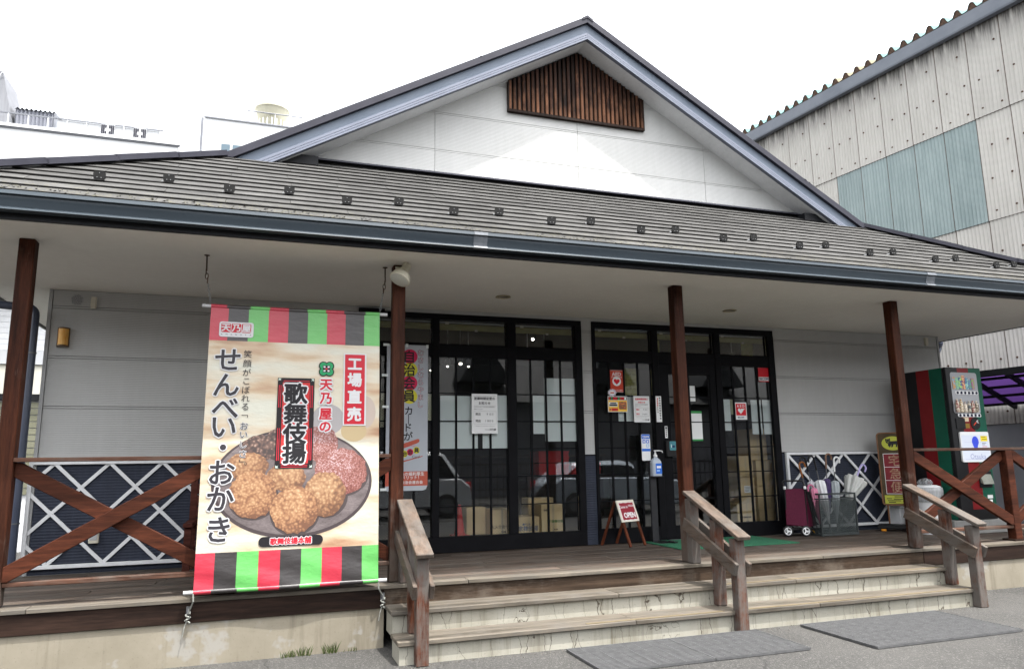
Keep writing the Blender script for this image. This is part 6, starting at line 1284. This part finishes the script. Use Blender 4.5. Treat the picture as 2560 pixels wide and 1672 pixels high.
for k in range(3):
    c, d = far(-1.766 + k * .39, 12.43), far(-1.766 + k * .39 + .35, 12.81); wn_ = MB().box(c.x, d.x, YB - .53, YB - .502, c.z, d.z).build('window', m_trim, tb_); MB().box(c.x + .04, d.x - .04, YB - .545, YB - .531, c.z + .04, d.z - .04).build('pane', flat('far_pane', (.10, .14, .17), .15), wn_)
tk = thing('water_tank', 'cream bowl shaped water tank on the roof of the white block', 'tank', far(0, 13.84)); c = far(0, 13.84); c.y = YB + .6
MB().lathe([(.60, 0), (.74, .40), (.86, .90), (.94, 1.22), (.99, 1.25), (.99, 1.33), (.90, 1.34)], c, n=32).build('bowl', pmat('tank_cream', (0.3600, 0.3450, 0.2650), (0.4200, 0.4050, 0.3200), 2, .6), tk, smooth=True)
for i in range(9): an = R(-160 + i * 17.5); MB().box(c.x + .86 * math.cos(an) - .025, c.x + .86 * math.cos(an) + .025, c.y + .86 * math.sin(an) - .025, c.y + .86 * math.sin(an) + .025, c.z - .02, c.z + .50).build('stave', m_white, tk)
rl = thing('roof_railing', 'thin metal railing round the rooftop water tank', 'railing', far(.1, 13.8)); a, b = far(-.90, 13.83), far(1.12, 14.31)
for zz in (a.z + .05, b.z): MB().tube([(a.x, YB - .3, zz), (b.x, YB - .3, zz)], .035, 6).build('rail', m_fg, rl)
for xx in (a.x, (a.x + b.x) / 2, b.x): MB().tube([(xx, YB - .3, a.z - .05), (xx, YB - .3, b.z)], .025, 6).build('rail_post', m_fw, rl)
# neighbour seen through the porch on the left
nb = thing('neighbour_house', 'sunlit white neighbouring wall seen left of the porch', 'building', (-9, 9.2, GZ)); cr_ = pmat('cream_wall', (0.58, 0.56, 0.48), (0.66, 0.64, 0.56), 1.5, .8)
q = MB().box(-16, -2.7, 9.0, 14, GZ, 4.4).build('wall', m_fw, nb)
for i in range(14): MB().box(-16, -2.7, 8.985, 8.9995, 3.02 + i * .1, 3.02 + i * .1 + .094).build('clapboard', m_white, nb)
MB().box(-16, -2.68, 8.90, 8.9995, 2.76, 3.0).build('ledge', m_fw, nb); MB().box(-16, -2.7, 8.96, 8.9995, 2.24, 2.755).build('band', cr_, nb); MB().box(-16, -2.7, 8.93, 8.9995, 2.12, 2.235).build('dark_band', m_dark, nb)
for i in range(14): MB().box(-16, -2.7, 8.97, 8.9995, .50 + i * .115, .50 + i * .115 + .10).build('shutter_slat', pmat('olive_shutter', (0.11, 0.11, 0.075), (0.16, 0.16, 0.115), 2, .5), nb)
MB().prism([(8.2, 4.3), (14.4, 4.3), (11.2, 6.2)], 'x', -16.3, -2.5).build('roof', m_cap, nb)

# ------------------------------------------------------------------ the car park behind the camera, seen in the glass
def car(base, ang, L_, Hh, paint, label, van=False):
    t_ = thing('parked_car', label, 'car', base, 'cars in the car park'); X_ = Matrix.Translation(Vector(base)) @ Matrix.Rotation(ang, 4, 'Z'); h = L_ / 2
    low = [(-h, .28), (-h + .02, .62), (-h + .18, .86), (-.95, .95), (h - .30, .98 if not van else 1.0), (h - .04, .80), (h, .40), (h - .02, .26), (-h + .05, .22)]
    MB(X_).prism(low[::-1], 'y', -.80, .80).build('body', paint, t_, bev=.09)
    top = [(-.95 if not van else -1.35, .94), (-.42 if not van else -.80, Hh - .06), (-.1, Hh), (h - .75, Hh - .03), (h - .22, .97)]
    MB(X_).prism(top[::-1], 'y', -.70, .70).build('roof', paint, t_, bev=.10)
    gl = [(top[0][0] + .13, .99), (top[1][0] + .08, Hh - .14), (h - .80, Hh - .13), (h - .42, 1.0)]
    for s_ in (-1, 1): MB(X_).prism(gl[::-1], 'y', s_ * .705 - .006, s_ * .705 + .006).build('side_window', flat('car_glass', (.01, .012, .014), .08), t_)
    for x in (-h + .72, h - .68):
        for s_ in (-1, 1):
            w_ = MB(X_).lathe([(.20, -.10), (.30, -.09), (.31, 0), (.30, .09), (.20, .10)], (x, s_ * .72, .31), (0, 1, 0), 22).build('wheel', m_plastic, t_, smooth=True); MB(X_).lathe([(.19, -.105), (.19, .105)], (x, s_ * .72, .31), (0, 1, 0), 18).build('hub', m_steel, w_)
    for s_ in (-1, 1): MB(X_).box(-h - .01, -h + .10, s_ * .58 - .14, s_ * .58 + .14, .60, .74).build('headlight', m_paper, t_, bev=.02); MB(X_).box(h - .10, h + .01, s_ * .62 - .08, s_ * .62 + .08, .66, .90).build('tail_light', m_red, t_, bev=.02); MB(X_).box(-.78, -.62, s_ * .88 - .07, s_ * .88 + .07, .96, 1.08).build('mirror', paint, t_, bev=.03)
car((9.1, -9.0, GZ), R(180), 3.9, 1.40, flat('paint_silver', (.50, .56, .62), .25, .5), 'silver hatchback reflected in the right half of the glass'); car((3.2, -10.2, GZ), R(0), 4.4, 1.72, flat('paint_white', (.62, .64, .66), .25, .2), 'white van reflected in the display window', True)
fn = thing('car_park_fence', 'black bar fence behind the parked cars, seen in reflection', 'fence', (5, -13.5, GZ))
for z in (.05, .85): MB().box(-8, 20, -13.53, -13.49, z, z + .05).build('rail', m_plastic, fn)
for i in range(140): MB().box(-8 + i * .2, -7.975 + i * .2, -13.52, -13.50, GZ, .95).build('bar', m_plastic, fn)
ob = thing('opposite_building', 'long grey house with a dark roof across the car park, seen in reflection', 'building', (6, -22, GZ)); MB().box(-14, 32, -30, -21, GZ, 3.6).build('wall', pmat('opposite_wall', (0.10, 0.10, 0.11), (0.15, 0.15, 0.16), 1, .8), ob); MB().prism([(-20.2, 3.5), (-30.8, 3.5), (-25.5, 6.4)], 'x', -15, 33).build('roof', m_dark, ob)
for i in range(5): MB().prism([(2 + i * 6.0, 4.4), (4.4 + i * 6.0, 4.4), (3.2 + i * 6.0, 6.2)], 'y', -25, -20.6).build('dormer', m_dark, ob)
